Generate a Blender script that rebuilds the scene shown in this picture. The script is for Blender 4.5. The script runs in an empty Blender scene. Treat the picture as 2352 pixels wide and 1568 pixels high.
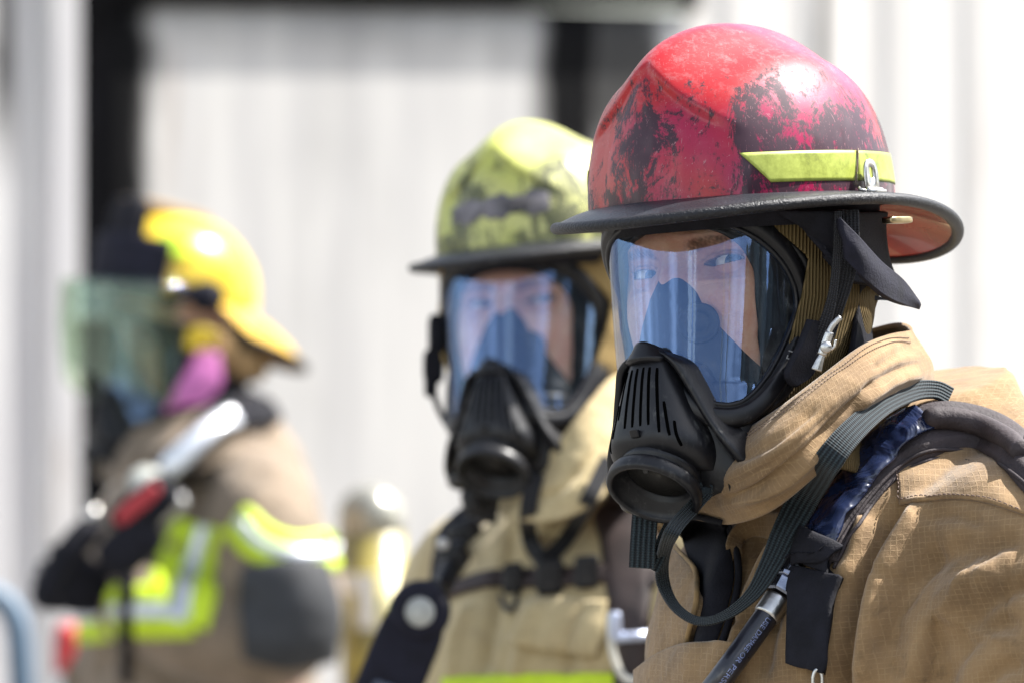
import bpy, bmesh, math, random
import numpy as np
from mathutils import Vector, Matrix
from mathutils.bvhtree import BVHTree
random.seed(7); RNG = np.random.RandomState(11)
scene = bpy.context.scene
COL = scene.collection
R = math.radians

# ------------------------------------------------------------------ measuring helpers
CAMZ = 1.6
KPX = 0.18 / 2352.0                       # photo grid 2352 x 1568, lens 200 mm on 36 mm
Y1, Y2, Y3 = 4.57, 5.9, 8.5

def W(u, v, Y):
    return np.array([(u - 1176) * KPX * Y, Y, CAMZ + (784 - v) * KPX * Y])

def proj(P):
    P = np.asarray(P, float)
    return P[..., 0] / (KPX * P[..., 1]) + 1176, 784 - (P[..., 2] - CAMZ) / (KPX * P[..., 1])

def cat(pts, n, closed=False):
    """Catmull-Rom through pts, n samples, uniform in chord length."""
    p = np.asarray(pts, float)
    if p.ndim == 1: p = p[:, None]
    if closed: q = np.vstack([p[-1], p, p[0], p[1]])
    else: q = np.vstack([2 * p[0] - p[1], p, 2 * p[-1] - p[-2]])
    out = []
    m = len(q) - 3
    for i in range(m):
        t = np.linspace(0, 1, 24, endpoint=False)[:, None]
        a, b, c, d = q[i:i + 4]
        out.append(0.5 * (2 * b + (c - a) * t + (2 * a - 5 * b + 4 * c - d) * t ** 2 + (-a + 3 * b - 3 * c + d) * t ** 3))
    out.append(q[-2][None] if not closed else p[0][None])
    o = np.vstack(out)
    s = np.r_[0, np.cumsum(np.linalg.norm(np.diff(o, axis=0), axis=1))]
    tt = np.linspace(0, s[-1], n + 1)[:-1] if closed else np.linspace(0, s[-1], n)
    return np.stack([np.interp(tt, s, o[:, k]) for k in range(o.shape[1])], 1)

def nrm(a):
    return a / np.maximum(np.linalg.norm(a, axis=-1, keepdims=True), 1e-9)

def sstep(x, a, b):
    t = np.clip((x - a) / (b - a), 0, 1)
    return t * t * (3 - 2 * t)

_W = [(RNG.normal(size=3), RNG.uniform(0, 6.28)) for _ in range(60)]
def wob(P, freq, o=0, n=6):
    """smooth pseudo-noise about -1..1"""
    P = np.asarray(P, float); r = 0
    for k in range(n):
        d, ph = _W[(o + k) % 60]
        r = r + np.sin(P @ (d * freq) + ph + 1.3 * np.sin(P @ (_W[(o + k + 7) % 60][0] * freq * .6) + ph))
    return r / n * 1.4

# ------------------------------------------------------------------ mesh helpers
class MB:
    def __init__(s): s.v = []; s.f = []; s.n = 0; s.uv = []
    def add(s, v, f, uv=None):
        v = np.asarray(v, float).reshape(-1, 3)
        s.v.append(v); s.f += [tuple(int(i) + s.n for i in q) for q in f]; s.n += len(v)
        s.uv.append(np.zeros((len(v), 2)) if uv is None else np.asarray(uv).reshape(-1, 2))
        return s
    def grid(s, P, cu=False, cv=False, cap0=False, cap1=False, uv=None, flip=False):
        P = np.asarray(P, float); n, m = P.shape[:2]
        i = np.arange(n * m).reshape(n, m)
        if cu: i = np.vstack([i, i[:1]])
        if cv: i = np.hstack([i, i[:, :1]])
        q = np.stack([i[:-1, :-1], i[:-1, 1:], i[1:, 1:], i[1:, :-1]], -1).reshape(-1, 4)
        if flip: q = q[:, ::-1]
        f = [tuple(r) for r in q]
        if cap0: f.append(tuple(range(m))[::-1])
        if cap1: f.append(tuple(range((n - 1) * m, n * m)))
        return s.add(P.reshape(-1, 3), f, uv)
    def tube(s, path, r, seg=12, caps=True, closed=False):
        p = np.asarray(path, float); n = len(p)
        r = np.ones(n) * r if np.isscalar(r) else np.asarray(r)
        T = nrm(np.gradient(p, axis=0) if not closed else np.roll(p, -1, 0) - np.roll(p, 1, 0))
        up = np.array([0, 0, 1.]) if abs(T[0, 2]) < .9 else np.array([1., 0, 0])
        a = nrm(np.cross(T[0], up)); A = []
        for t in T:
            a = nrm(a - t * (a @ t)); A.append(a)
        A = np.array(A); B = np.cross(T, A)
        th = np.linspace(0, 2 * np.pi, seg, endpoint=False)
        P = p[:, None] + (A[:, None] * np.cos(th)[None, :, None] + B[:, None] * np.sin(th)[None, :, None]) * r[:, None, None]
        return s.grid(P, cu=closed, cv=True, cap0=caps and not closed, cap1=caps and not closed)
    def lathe(s, o, ax, prof, seg=48, caps=True):
        o = np.asarray(o, float); ax = nrm(np.asarray(ax, float))
        a = nrm(np.cross(ax, [0, 0, 1.] if abs(ax[2]) < .9 else [1., 0, 0])); b = np.cross(ax, a)
        th = np.linspace(0, 2 * np.pi, seg, endpoint=False)
        P = np.array([[o + ax * h + (a * math.cos(t) + b * math.sin(t)) * r for t in th] for r, h in prof])
        return s.grid(P, cv=True, cap0=caps, cap1=caps)
    def sweep(s, p, N, prof, closed=False, caps=True):
        """profile points (a along T x N, b along N)"""
        p = np.asarray(p, float); N = nrm(np.asarray(N, float)); n = len(p)
        T = nrm(np.gradient(p, axis=0) if not closed else np.roll(p, -1, 0) - np.roll(p, 1, 0))
        B = nrm(np.cross(T, N)); N = np.cross(B, T)
        pr = np.asarray(prof, float)
        if pr.ndim == 2: pr = np.repeat(pr[None], n, 0)
        P = p[:, None] + B[:, None] * pr[:, :, :1] + N[:, None] * pr[:, :, 1:]
        return s.grid(P, cu=closed, cv=True, cap0=caps and not closed, cap1=caps and not closed)
    def box(s, c, dx, dy, dz):
        c = np.asarray(c, float); dx, dy, dz = map(lambda q: np.asarray(q, float), (dx, dy, dz))
        v = [c + i * dx + j * dy + k * dz for i in (-1, 1) for j in (-1, 1) for k in (-1, 1)]
        return s.add(v, [(0, 1, 3, 2), (4, 6, 7, 5), (0, 4, 5, 1), (2, 3, 7, 6), (0, 2, 6, 4), (1, 5, 7, 3)])
    def rbox(s, c, dx, dy, dz, r=.25):
        """box with rounded corners (superellipsoid)"""
        c = np.asarray(c, float); dx, dy, dz = map(lambda q: np.asarray(q, float), (dx, dy, dz))
        e = r; n, m = 17, 28
        la = np.linspace(-np.pi / 2, np.pi / 2, n); lo = np.linspace(-np.pi, np.pi, m, endpoint=False)
        sg = lambda x: np.sign(x) * np.abs(x) ** e
        P = np.array([[c + dx * sg(math.cos(a)) * sg(math.cos(b)) + dy * sg(math.cos(a)) * sg(math.sin(b)) + dz * sg(math.sin(a)) for b in lo] for a in la])
        return s.grid(P, cv=True)
    def arrays(s): return np.vstack(s.v), s.f

ROOTS = {}
def thing(name, label, cat_, loc=(0, 0, 0), group=None):
    o = bpy.data.objects.new(name, None); COL.objects.link(o); o.location = loc
    o.empty_display_size = .05
    o['label'] = label; o['category'] = cat_
    if group: o['group'] = group
    ROOTS[o.name] = np.array(loc, float)
    return o

def mk(name, mb, mat, parent=None, smooth=True, loc=None, label=None, category=None, kind=None, group=None, flat_angle=None):
    v, f = mb.arrays()
    if parent is not None:
        org = ROOTS[parent.name]; here = (0, 0, 0)
    else:
        org = np.array(loc if loc is not None else (0, 0, 0), float); here = tuple(org)
    me = bpy.data.meshes.new(name)
    me.from_pydata((v - org).tolist(), [], f); me.validate()
    bm = bmesh.new(); bm.from_mesh(me)
    bmesh.ops.recalc_face_normals(bm, faces=bm.faces) if len(f) < 60000 else None
    bm.to_mesh(me); bm.free()
    uv = np.vstack(mb.uv)
    if len(uv) == len(me.vertices) and np.any(uv):
        lay = me.uv_layers.new(name='UVMap')
        idx = np.empty(len(me.loops), int); me.loops.foreach_get('vertex_index', idx)
        lay.data.foreach_set('uv', uv[idx].ravel())
    if mat: me.materials.append(mat)
    if smooth:
        me.polygons.foreach_set('use_smooth', [True] * len(me.polygons))
        if flat_angle: me.set_sharp_from_angle(angle=R(flat_angle))
    o = bpy.data.objects.new(name, me); COL.objects.link(o); o.location = here
    if parent is not None: o.parent = parent
    ROOTS[o.name] = org
    if label: o['label'] = label
    if category: o['category'] = category
    if kind: o['kind'] = kind
    if group: o['group'] = group
    return o

def ribbon(mb, p, N, w, t, r=None):
    """flat strap along p; w may vary"""
    n = len(p); w = np.ones(n) * w if np.isscalar(w) else np.asarray(w)
    h = w / 2; z = np.zeros(n); tt = np.ones(n) * t
    e = np.minimum(h, t) * .5
    pr = np.stack([np.stack([-h, tt * .3], 1), np.stack([-h, tt * .7], 1), np.stack([-h + e, tt], 1), np.stack([z, tt * 1.08], 1), np.stack([h - e, tt], 1),
                   np.stack([h, tt * .7], 1), np.stack([h, tt * .3], 1), np.stack([h - e, z], 1), np.stack([-h + e, z], 1)], 1)
    return mb.sweep(p, N, pr)

def surf(rows, nu, nv):
    """smooth sheet through rows of control points"""
    rr = [cat(r, nu) for r in rows]
    rr = np.array(rr)
    out = np.stack([cat(rr[:, j], nv) for j in range(nu)], 1)
    return out

def normals(P, cu=False, cv=False):
    du = np.roll(P, -1, 0) - np.roll(P, 1, 0) if cu else np.gradient(P, axis=0)
    dv = np.roll(P, -1, 1) - np.roll(P, 1, 1) if cv else np.gradient(P, axis=1)
    return nrm(np.cross(dv, du))

def sheet(mb, P, t, out=None, uv=None, cv=False):
    """solid sheet of thickness t from grid P; outer side = P"""
    N = normals(P, cv=cv)
    if out is not None:
        if np.mean(np.einsum('ijk,k->ij', N, np.asarray(out, float))) < 0: N = -N
    n, m = P.shape[:2]
    Q = P - N * t
    base = mb.n
    if cv:
        mb.grid(np.concatenate([P, Q[::-1]]), cu=True, cv=True, uv=None if uv is None else np.concatenate([uv, uv[::-1]]))
        return mb
    u2 = None if uv is None else np.concatenate([uv.reshape(-1, 2), uv.reshape(-1, 2)])
    i = np.arange(n * m).reshape(n, m); j = i + n * m
    f = []
    def q(a):
        return [tuple(r) for r in np.stack([a[:-1, :-1], a[:-1, 1:], a[1:, 1:], a[1:, :-1]], -1).reshape(-1, 4)]
    f += q(i) + [r[::-1] for r in q(j)]
    for a, b in ((i[0], j[0]), (i[-1][::-1], j[-1][::-1]), (i[:, 0][::-1], j[:, 0][::-1]), (i[:, -1], j[:, -1])):
        for k in range(len(a) - 1): f.append((a[k + 1], a[k], b[k], b[k + 1]))
    mb.add(np.concatenate([P.reshape(-1, 3), Q.reshape(-1, 3)]), f, u2)
    return mb

class Caster:
    def __init__(s, *mbs):
        v = []; f = []; n = 0
        for m in mbs:
            a, b = m.arrays(); v.append(a); f += [tuple(i + n for i in q) for q in b]; n += len(a)
        s.b = BVHTree.FromPolygons([tuple(x) for x in np.vstack(v)], f)
        s.o = Vector((0, 0, CAMZ))
    def hit(s, u, v):
        d = Vector(W(u, v, 1.0)) - s.o; d.normalize()
        l, n, i, t = s.b.ray_cast(s.o, d)
        if l is None: return None
        n = np.array(n)
        if n @ np.array(d) > 0: n = -n
        return np.array(l), n
    def near(s, p):
        l, n, i, t = s.b.find_nearest(Vector(p))
        return np.array(l), np.array(n)
    def path(s, px, n=60, closed=False, sm=3):
        P = []; N = []; last = None
        for u, v in cat(px, n, closed):
            h = s.hit(u, v)
            if h is None:
                if last is None: continue
                h = (W(u, v, last[0][1]), last[1])
            last = h; P.append(h[0]); N.append(h[1])
        P = np.array(P); N = np.array(N)
        for _ in range(sm):
            for A in (P, N):
                A[1:-1] = (A[:-2] + 2 * A[1:-1] + A[2:]) / 4
        return P, nrm(N)
    def drape(s, mb, px, w, t=.003, off=.002, n=70, m=9, sm=4, conform=True, ridge=None):
        """strap laid over the surface"""
        P, N = s.path(px, n, sm=sm)
        n = len(P); w = np.interp(np.linspace(0, 1, n), np.linspace(0, 1, len(np.atleast_1d(w))), np.atleast_1d(w))
        T = nrm(np.gradient(P, axis=0)); B = nrm(np.cross(T, N))
        a = np.linspace(-.5, .5, m)
        G = P[:, None] + B[:, None] * (a[None, :, None] * w[:, None, None])
        if conform:
            H = np.zeros_like(G); NN = np.zeros_like(G)
            for i in range(n):
                for j in range(m):
                    l, nn = s.near(G[i, j])
                    if nn @ N[i] < 0: nn = -nn
                    H[i, j] = l; NN[i, j] = nn
            NN = nrm(NN * .3 + N[:, None] * .7)
            G = H
            for _ in range(3):
                G[1:-1] = (G[:-2] + 2 * G[1:-1] + G[2:]) / 4
                G[:, 1:-1] = (G[:, :-2] + 2 * G[:, 1:-1] + G[:, 2:]) / 4
        else: NN = np.repeat(N[:, None], m, 1)
        edge = 1 - (np.abs(a) * 2) ** 8 * .5
        h = np.ones(m) * (off + t) * edge
        if ridge: h = h + ridge(a)
        G = G + NN * h[None, :, None]
        uv = np.stack(np.broadcast_arrays((a[None, :] + .5) * w[:, None], np.linspace(0, 1, n)[:, None] * np.linalg.norm(np.diff(P, axis=0), axis=1).sum()), -1)
        sheet(mb, G, t + off * .9, out=N.mean(0), uv=uv)
        return P, N
    def patch(s, mb, rows, nu=30, nv=30, t=.003, off=.002, bulge=0, sm=3):
        """panel laid on the surface; rows of photo points"""
        g = surf([[(a, b) for a, b in r] for r in rows], nu, nv)
        P = np.zeros(g.shape[:2] + (3,)); N = np.zeros_like(P); last = None
        for i in range(g.shape[0]):
            for j in range(g.shape[1]):
                h = s.hit(*g[i, j])
                if h is None:
                    if last is None: last = next((q for q in (s.hit(*g[x, y]) for x in range(g.shape[0]) for y in range(g.shape[1])) if q is not None), (W(0, 0, Y1), np.array([0, -1., 0])))
                    h = (W(g[i, j, 0], g[i, j, 1], last[0][1]), last[1])
                last = h; P[i, j], N[i, j] = h
        for _ in range(sm):
            for A in (P, N):
                A[1:-1] = (A[:-2] + 2 * A[1:-1] + A[2:]) / 4
                A[:, 1:-1] = (A[:, :-2] + 2 * A[:, 1:-1] + A[:, 2:]) / 4
        N = nrm(N)
        bb = 0
        if bulge:
            x = np.linspace(-1, 1, nu)[None, :]; y = np.linspace(-1, 1, nv)[:, None]
            bb = bulge * (1 - x ** 4) * (1 - y ** 4)
            bb = bb[..., None]
        P = P + N * (off + t + bb)
        uv = np.stack([P[..., 0], P[..., 2]], -1)
        sheet(mb, P, t + off * .9, out=N.mean((0, 1)), uv=uv)
        return P

# ------------------------------------------------------------------ materials
def newmat(name):
    m = bpy.data.materials.new(name); m.use_nodes = True
    nt = m.node_tree; b = nt.nodes['Principled BSDF']
    return m, nt, b
def N_(nt, typ, **kw):
    n = nt.nodes.new(typ)
    for k, v in kw.items():
        if k in n.inputs: n.inputs[k].default_value = v
        else: setattr(n, k, v)
    return n
def ramp(nt, fac, stops):
    r = nt.nodes.new('ShaderNodeValToRGB'); e = r.color_ramp.elements
    while len(e) < len(stops): e.new(.5)
    for k, (p, c) in enumerate(stops):
        e[k].position = p; e[k].color = (*c, 1) if len(c) == 3 else c
    nt.links.new(fac, r.inputs[0]); return r.outputs[0]
def mix(nt, fac, a, b, mode='MIX'):
    m = nt.nodes.new('ShaderNodeMix'); m.data_type = 'RGBA'; m.blend_type = mode
    for s, v in ((m.inputs[0], fac), (m.inputs[6], a), (m.inputs[7], b)):
        if hasattr(v, 'is_output'): nt.links.new(v, s)
        else: s.default_value = v if not isinstance(v, tuple) else ((*v, 1) if len(v) == 3 else v)
    return m.outputs[2]
def math_(nt, op, a, b=0., c=0., clamp=False):
    m = nt.nodes.new('ShaderNodeMath'); m.operation = op; m.use_clamp = clamp
    for s, v in zip(m.inputs, (a, b, c)):
        if hasattr(v, 'is_output'): nt.links.new(v, s)
        else: s.default_value = v
    return m.outputs[0]
def maprange(nt, v, a, b, c=0., d=1.):
    m = nt.nodes.new('ShaderNodeMapRange'); m.interpolation_type = 'SMOOTHSTEP'
    nt.links.new(v, m.inputs[0])
    for i, x in enumerate((a, b, c, d)): m.inputs[i + 1].default_value = x
    return m.outputs[0]
def coords(nt, kind='Object', scale=(1, 1, 1), rot=(0, 0, 0)):
    t = nt.nodes.new('ShaderNodeTexCoord'); m = nt.nodes.new('ShaderNodeMapping')
    m.inputs['Scale'].default_value = scale; m.inputs['Rotation'].default_value = rot
    nt.links.new(t.outputs[kind], m.inputs[0]); return m.outputs[0]
def noise_(nt, co, scale, detail=4, rough=.55, dist=0.):
    n = N_(nt, 'ShaderNodeTexNoise', Scale=scale, Detail=detail, Roughness=rough, Distortion=dist)
    nt.links.new(co, n.inputs['Vector']); return n.outputs[0]
def bump(nt, b, h, strength=.3, dist=.001, prev=None):
    n = N_(nt, 'ShaderNodeBump', Strength=strength, Distance=dist)
    nt.links.new(h, n.inputs['Height'])
    if prev is not None: nt.links.new(prev, n.inputs['Normal'])
    nt.links.new(n.outputs[0], b.inputs['Normal']); return n.outputs[0]

def plain(name, col, rough=.5, metal=0., var=.15, scale=40, bumpd=0., bscale=300, spec=.5, coat=0.):
    m, nt, b = newmat(name)
    co = coords(nt)
    n = noise_(nt, co, scale, 5)
    c2 = tuple(max(0, min(1, x * (1 - var * 1.6))) for x in col); c3 = tuple(min(1, x * (1 + var)) for x in col)
    nt.links.new(ramp(nt, n, [(.3, c2), (.7, c3)]), b.inputs['Base Color'])
    b.inputs['Roughness'].default_value = rough; b.inputs['Metallic'].default_value = metal
    b.inputs['Specular IOR Level'].default_value = spec
    if coat: b.inputs['Coat Weight'].default_value = coat
    nt.links.new(math_(nt, 'ADD', math_(nt, 'MULTIPLY', n, .2), rough - .1, clamp=True), b.inputs['Roughness'])
    if bumpd: bump(nt, b, noise_(nt, co, bscale, 3), .6, bumpd)
    return m

def ripstop(name, col, line, dirt, sp=.0043, lw=.13, dimple=0., bright=1.):
    m, nt, b = newmat(name)
    uvn = nt.nodes.new('ShaderNodeTexCoord').outputs['UV']
    sep = nt.nodes.new('ShaderNodeSeparateXYZ'); nt.links.new(uvn, sep.inputs[0])
    ob = coords(nt)
    wn = math_(nt, 'MULTIPLY', noise_(nt, ob, 22, 3), 1.6)
    def ln(s):
        f = math_(nt, 'FRACT', math_(nt, 'ADD', math_(nt, 'DIVIDE', s, sp), wn))
        d = math_(nt, 'ABSOLUTE', math_(nt, 'SUBTRACT', f, .5))
        return maprange(nt, d, lw, lw * .35)
    g = math_(nt, 'MAXIMUM', ln(sep.outputs[0]), ln(sep.outputs[1]))
    fine = noise_(nt, ob, 900, 3, .7)
    brk = noise_(nt, ob, 120, 3, .7)
    gl = math_(nt, 'MULTIPLY', g, maprange(nt, brk, .38, .62, .15, 1.))
    big = noise_(nt, ob, 14, 5, .6)
    c = mix(nt, maprange(nt, big, .38, .68), col, dirt)
    c = mix(nt, math_(nt, 'MULTIPLY', gl, .34), c, line)
    c = mix(nt, math_(nt, 'MULTIPLY', fine, .35), c, tuple(x * .55 for x in col))
    c = mix(nt, math_(nt, 'MULTIPLY', maprange(nt, noise_(nt, ob, 45, 6, .7, .5), .54, .72), .55), c, tuple(x * .42 for x in col))
    nt.links.new(c, b.inputs['Base Color'])
    b.inputs['Roughness'].default_value = .85; b.inputs['Specular IOR Level'].default_value = .25
    b.inputs['Sheen Weight'].default_value = .2
    h = math_(nt, 'ADD', math_(nt, 'MULTIPLY', gl, .5), math_(nt, 'MULTIPLY', fine, .9))
    p = bump(nt, b, h, .55, .0006)
    if dimple:
        v = N_(nt, 'ShaderNodeTexVoronoi', Scale=120.); nt.links.new(ob, v.inputs['Vector'])
        nt.links.new(p, bump_in(nt, b, v.outputs['Distance'], dimple).inputs['Normal'])
    q = noise_(nt, ob, 38, 3, .5)
    n2 = N_(nt, 'ShaderNodeBump', Strength=.5, Distance=.006); nt.links.new(q, n2.inputs['Height'])
    last = b.inputs['Normal'].links[0].from_node
    # put the soft creases under the weave
    chain = last
    while chain.inputs['Normal'].links: chain = chain.inputs['Normal'].links[0].from_node
    nt.links.new(n2.outputs[0], chain.inputs['Normal'])
    return m
def bump_in(nt, b, h, d):
    n = N_(nt, 'ShaderNodeBump', Strength=.8, Distance=d, invert=False)
    nt.links.new(h, n.inputs['Height']); nt.links.new(n.outputs[0], b.inputs['Normal']); return n

def webbing(name, col, hi, sp=.0042, rough=.8):
    m, nt, b = newmat(name)
    uvn = nt.nodes.new('ShaderNodeTexCoord').outputs['UV']
    sep = nt.nodes.new('ShaderNodeSeparateXYZ'); nt.links.new(uvn, sep.inputs[0])
    a = math_(nt, 'SINE', math_(nt, 'MULTIPLY', sep.outputs[0], 6.283 / sp))
    c = math_(nt, 'SINE', math_(nt, 'MULTIPLY', sep.outputs[1], 6.283 / .0021))
    h = math_(nt, 'ADD', a, math_(nt, 'MULTIPLY', c, .45))
    co = coords(nt); n = noise_(nt, co, 500, 2)
    nt.links.new(mix(nt, maprange(nt, h, -.8, 1.3), col, hi), b.inputs['Base Color'])
    b.inputs['Roughness'].default_value = rough; b.inputs['Specular IOR Level'].default_value = .3
    b.inputs['Sheen Weight'].default_value = .1
    bump(nt, b, math_(nt, 'ADD', h, math_(nt, 'MULTIPLY', n, .6)), .8, .0008)
    return m

def rubber(name, col=(.005, .005, .0065), rough=.42):
    m, nt, b = newmat(name); co = coords(nt)
    s = noise_(nt, co, 45, 6, .7); s2 = noise_(nt, coords(nt, scale=(1, 1, .3)), 260, 3, .7)
    sc = math_(nt, 'MULTIPLY', maprange(nt, s, .47, .70), maprange(nt, s2, .45, .75))
    nt.links.new(mix(nt, math_(nt, 'MULTIPLY', sc, .6), col, (.13, .13, .125)), b.inputs['Base Color'])
    nt.links.new(math_(nt, 'ADD', math_(nt, 'MULTIPLY', sc, .25), rough), b.inputs['Roughness'])
    b.inputs['Specular IOR Level'].default_value = .36
    bump(nt, b, s2, .25, .0006)
    return m

def helmet_paint(name, base, alt, soot, amount=.5, roughv=.2, blaze=None):
    m, nt, b = newmat(name); co = coords(nt)
    big = noise_(nt, co, 9, 3, .6); mid = noise_(nt, coords(nt, scale=(1, 1, .6)), 30, 9, .78, .9); fin = noise_(nt, coords(nt, scale=(1.3, 1, .6), rot=(.3, .3, 0)), 150, 7, .85)
    lowc = noise_(nt, co, 6.0, 2)
    c0 = mix(nt, maprange(nt, lowc, .42, .56), base, alt)
    sep = nt.nodes.new('ShaderNodeSeparateXYZ'); nt.links.new(co, sep.inputs[0])
    s = math_(nt, 'ADD', math_(nt, 'MULTIPLY', mid, .62), math_(nt, 'MULTIPLY', big, .38))
    s = math_(nt, 'ADD', s, math_(nt, 'MULTIPLY', math_(nt, 'SUBTRACT', fin, .5), .34))
    # the crown was wiped cleaner than the sides
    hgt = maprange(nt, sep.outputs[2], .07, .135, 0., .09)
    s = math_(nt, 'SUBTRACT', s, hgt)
    f = maprange(nt, s, amount - .012, amount + .045)
    # scratches that cut through the soot film
    w = noise_(nt, coords(nt, scale=(1, 6, .5), rot=(.4, .7, .2)), 140, 3, .8)
    w2 = noise_(nt, coords(nt, scale=(7, .6, 1), rot=(1.0, .3, .9)), 120, 3, .8)
    scr = math_(nt, 'MAXIMUM', maprange(nt, w, .64, .70), maprange(nt, w2, .64, .70))
    f2 = math_(nt, 'MULTIPLY', f, math_(nt, 'SUBTRACT', 1., math_(nt, 'MULTIPLY', scr, .6)))
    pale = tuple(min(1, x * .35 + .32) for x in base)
    glare_scuff = math_(nt, 'MULTIPLY', maprange(nt, noise_(nt, coords(nt, scale=(1, .8, 1.2), rot=(.5, .2, .3)), 90, 8, .82, .1), .48, .66), maprange(nt, sep.outputs[2], .05, .125, .04, .26))  # pale scuffing towards the crown, painted in for the glare on top
    c0 = mix(nt, glare_scuff, c0, pale)
    nt.links.new(mix(nt, math_(nt, 'MULTIPLY', scr, .4), mix(nt, math_(nt, 'MULTIPLY', f2, .92), c0, soot), pale), b.inputs['Base Color'])
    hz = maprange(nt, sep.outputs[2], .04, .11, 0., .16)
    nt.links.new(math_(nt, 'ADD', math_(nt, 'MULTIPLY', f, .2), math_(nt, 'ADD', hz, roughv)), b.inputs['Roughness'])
    b.inputs['Coat Weight'].default_value = .35; b.inputs['Coat Roughness'].default_value = .12
    b.inputs['Specular IOR Level'].default_value = .32
    h = math_(nt, 'ADD', math_(nt, 'MULTIPLY', f2, .5), math_(nt, 'MULTIPLY', scr, -.5))
    bump(nt, b, h, .12, .0006)
    return m

def lens_mat(name, tint, refl=.16, base=(.93, .95, .97)):
    m, nt, b = newmat(name); nt.nodes.remove(b)
    out = [n for n in nt.nodes if n.type == 'OUTPUT_MATERIAL'][0]
    co = coords(nt)
    tr = N_(nt, 'ShaderNodeBsdfTransparent'); tr.inputs[0].default_value = (*base, 1)
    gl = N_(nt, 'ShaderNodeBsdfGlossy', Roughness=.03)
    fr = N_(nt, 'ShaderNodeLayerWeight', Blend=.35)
    nt.links.new(mix(nt, maprange(nt, fr.outputs['Facing'], .45, .85), tint, (.95, .97, 1.)), gl.inputs[0])  # reflection hue painted in: tint face-on, whitening at grazing angles
    w = noise_(nt, coords(nt, scale=(1, 1, 1)), 55, 4, .7)
    s1 = noise_(nt, coords(nt, scale=(9, 9, .5), rot=(.2, .5, 0)), 90, 2, .8)
    s2 = noise_(nt, coords(nt, scale=(.6, 8, 8), rot=(.3, -.6, .5)), 110, 2, .8)
    scr = math_(nt, 'MAXIMUM', maprange(nt, s1, .68, .73), maprange(nt, s2, .68, .73))
    scr = math_(nt, 'MULTIPLY', scr, maprange(nt, w, .45, .65))
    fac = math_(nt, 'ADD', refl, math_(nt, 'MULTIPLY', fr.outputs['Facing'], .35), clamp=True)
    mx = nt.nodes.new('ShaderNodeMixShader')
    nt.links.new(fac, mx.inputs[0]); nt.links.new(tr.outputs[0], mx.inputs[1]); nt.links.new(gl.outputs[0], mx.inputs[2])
    df = N_(nt, 'ShaderNodeBsdfDiffuse'); df.inputs[0].default_value = (.7, .75, .8, 1)
    smr = noise_(nt, coords(nt, scale=(1, 1, .35), rot=(0, .15, .3)), 38, 5, .75, .8)
    film = math_(nt, 'ADD', math_(nt, 'MULTIPLY', scr, .22), math_(nt, 'MULTIPLY', maprange(nt, smr, .50, .78), .085))
    m2 = nt.nodes.new('ShaderNodeMixShader')
    nt.links.new(film, m2.inputs[0]); nt.links.new(mx.outputs[0], m2.inputs[1]); nt.links.new(df.outputs[0], m2.inputs[2])
    nt.links.new(m2.outputs[0], out.inputs[0])
    bw = N_(nt, 'ShaderNodeBump', Strength=.15, Distance=.0008); nt.links.new(noise_(nt, co, 40, 2), bw.inputs['Height'])
    nt.links.new(bw.outputs[0], gl.inputs['Normal'])
    return m

def skin_mat(name, col, red):
    m, nt, b = newmat(name); co = coords(nt)
    n = noise_(nt, co, 55, 6, .7); n2 = noise_(nt, coords(nt, scale=(.6, .6, 1.6)), 330, 4, .75)
    at = nt.nodes.new('ShaderNodeAttribute'); at.attribute_name = 'tone'
    c = mix(nt, maprange(nt, n, .35, .65), col, red)
    c = mix(nt, at.outputs['Fac'], c, (.05, .022, .012))
    nt.links.new(c, b.inputs['Base Color'])
    b.inputs['Roughness'].default_value = .5
    b.inputs['Subsurface Weight'].default_value = .15; b.inputs['Subsurface Radius'].default_value = (.01, .004, .002); b.inputs['Subsurface Scale'].default_value = .4
    bump(nt, b, n2, .7, .0011)
    return m

M = {}
M['tan'] = ripstop('tan_ripstop_cloth', (.30, .19, .092), (.45, .315, .165), (.18, .112, .055))
M['tan_sleeve'] = ripstop('tan_quilted_sleeve_cloth', (.36, .235, .115), (.52, .38, .21), (.23, .15, .08), dimple=.0022)
M['tan2'] = ripstop('pale_tan_cloth', (.54, .43, .23), (.60, .50, .31), (.44, .34, .18))
M['tan3'] = ripstop('brown_tan_cloth', (.25, .19, .135), (.30, .24, .17), (.15, .115, .08))
M['stitch'] = plain('stitch_thread', (.16, .11, .09), .8)
M['hood'] = None
def hood_mat(name, col, hi):
    m, nt, b = newmat(name)
    uvn = nt.nodes.new('ShaderNodeTexCoord').outputs['UV']
    sep = nt.nodes.new('ShaderNodeSeparateXYZ'); nt.links.new(uvn, sep.inputs[0])
    co = coords(nt)
    a = math_(nt, 'SINE', math_(nt, 'ADD', math_(nt, 'MULTIPLY', sep.outputs[0], 6.283 / .0032), math_(nt, 'MULTIPLY', noise_(nt, co, 14, 2), 5.)))
    nt.links.new(mix(nt, maprange(nt, a, -1, 1), col, hi), b.inputs['Base Color'])
    b.inputs['Roughness'].default_value = .9; b.inputs['Specular IOR Level'].default_value = .15
    p = bump(nt, b, a, .9, .0012)
    n2 = N_(nt, 'ShaderNodeBump', Strength=.6, Distance=.008); nt.links.new(noise_(nt, co, 25, 3), n2.inputs['Height'])
    nt.links.new(n2.outputs[0], b.inputs['Normal'].links[0].from_node.inputs['Normal'])
    return m
M['hood'] = hood_mat('olive_ribbed_knit', (.10, .072, .030), (.19, .135, .062))
M['hood2'] = hood_mat('tan_ribbed_knit', (.36, .25, .10), (.48, .34, .15))
M['rubber'] = rubber('black_rubber')
M['rubber_hi'] = rubber('black_hard_plastic', (.007, .007, .009), .38)
M['dark'] = plain('vent_slot_black', (.0015, .0015, .0015), .9, var=0, spec=0.)
M['mesh'] = plain('grey_filter_mesh', (.055, .052, .048), .8, bumpd=.001, bscale=900)
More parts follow.
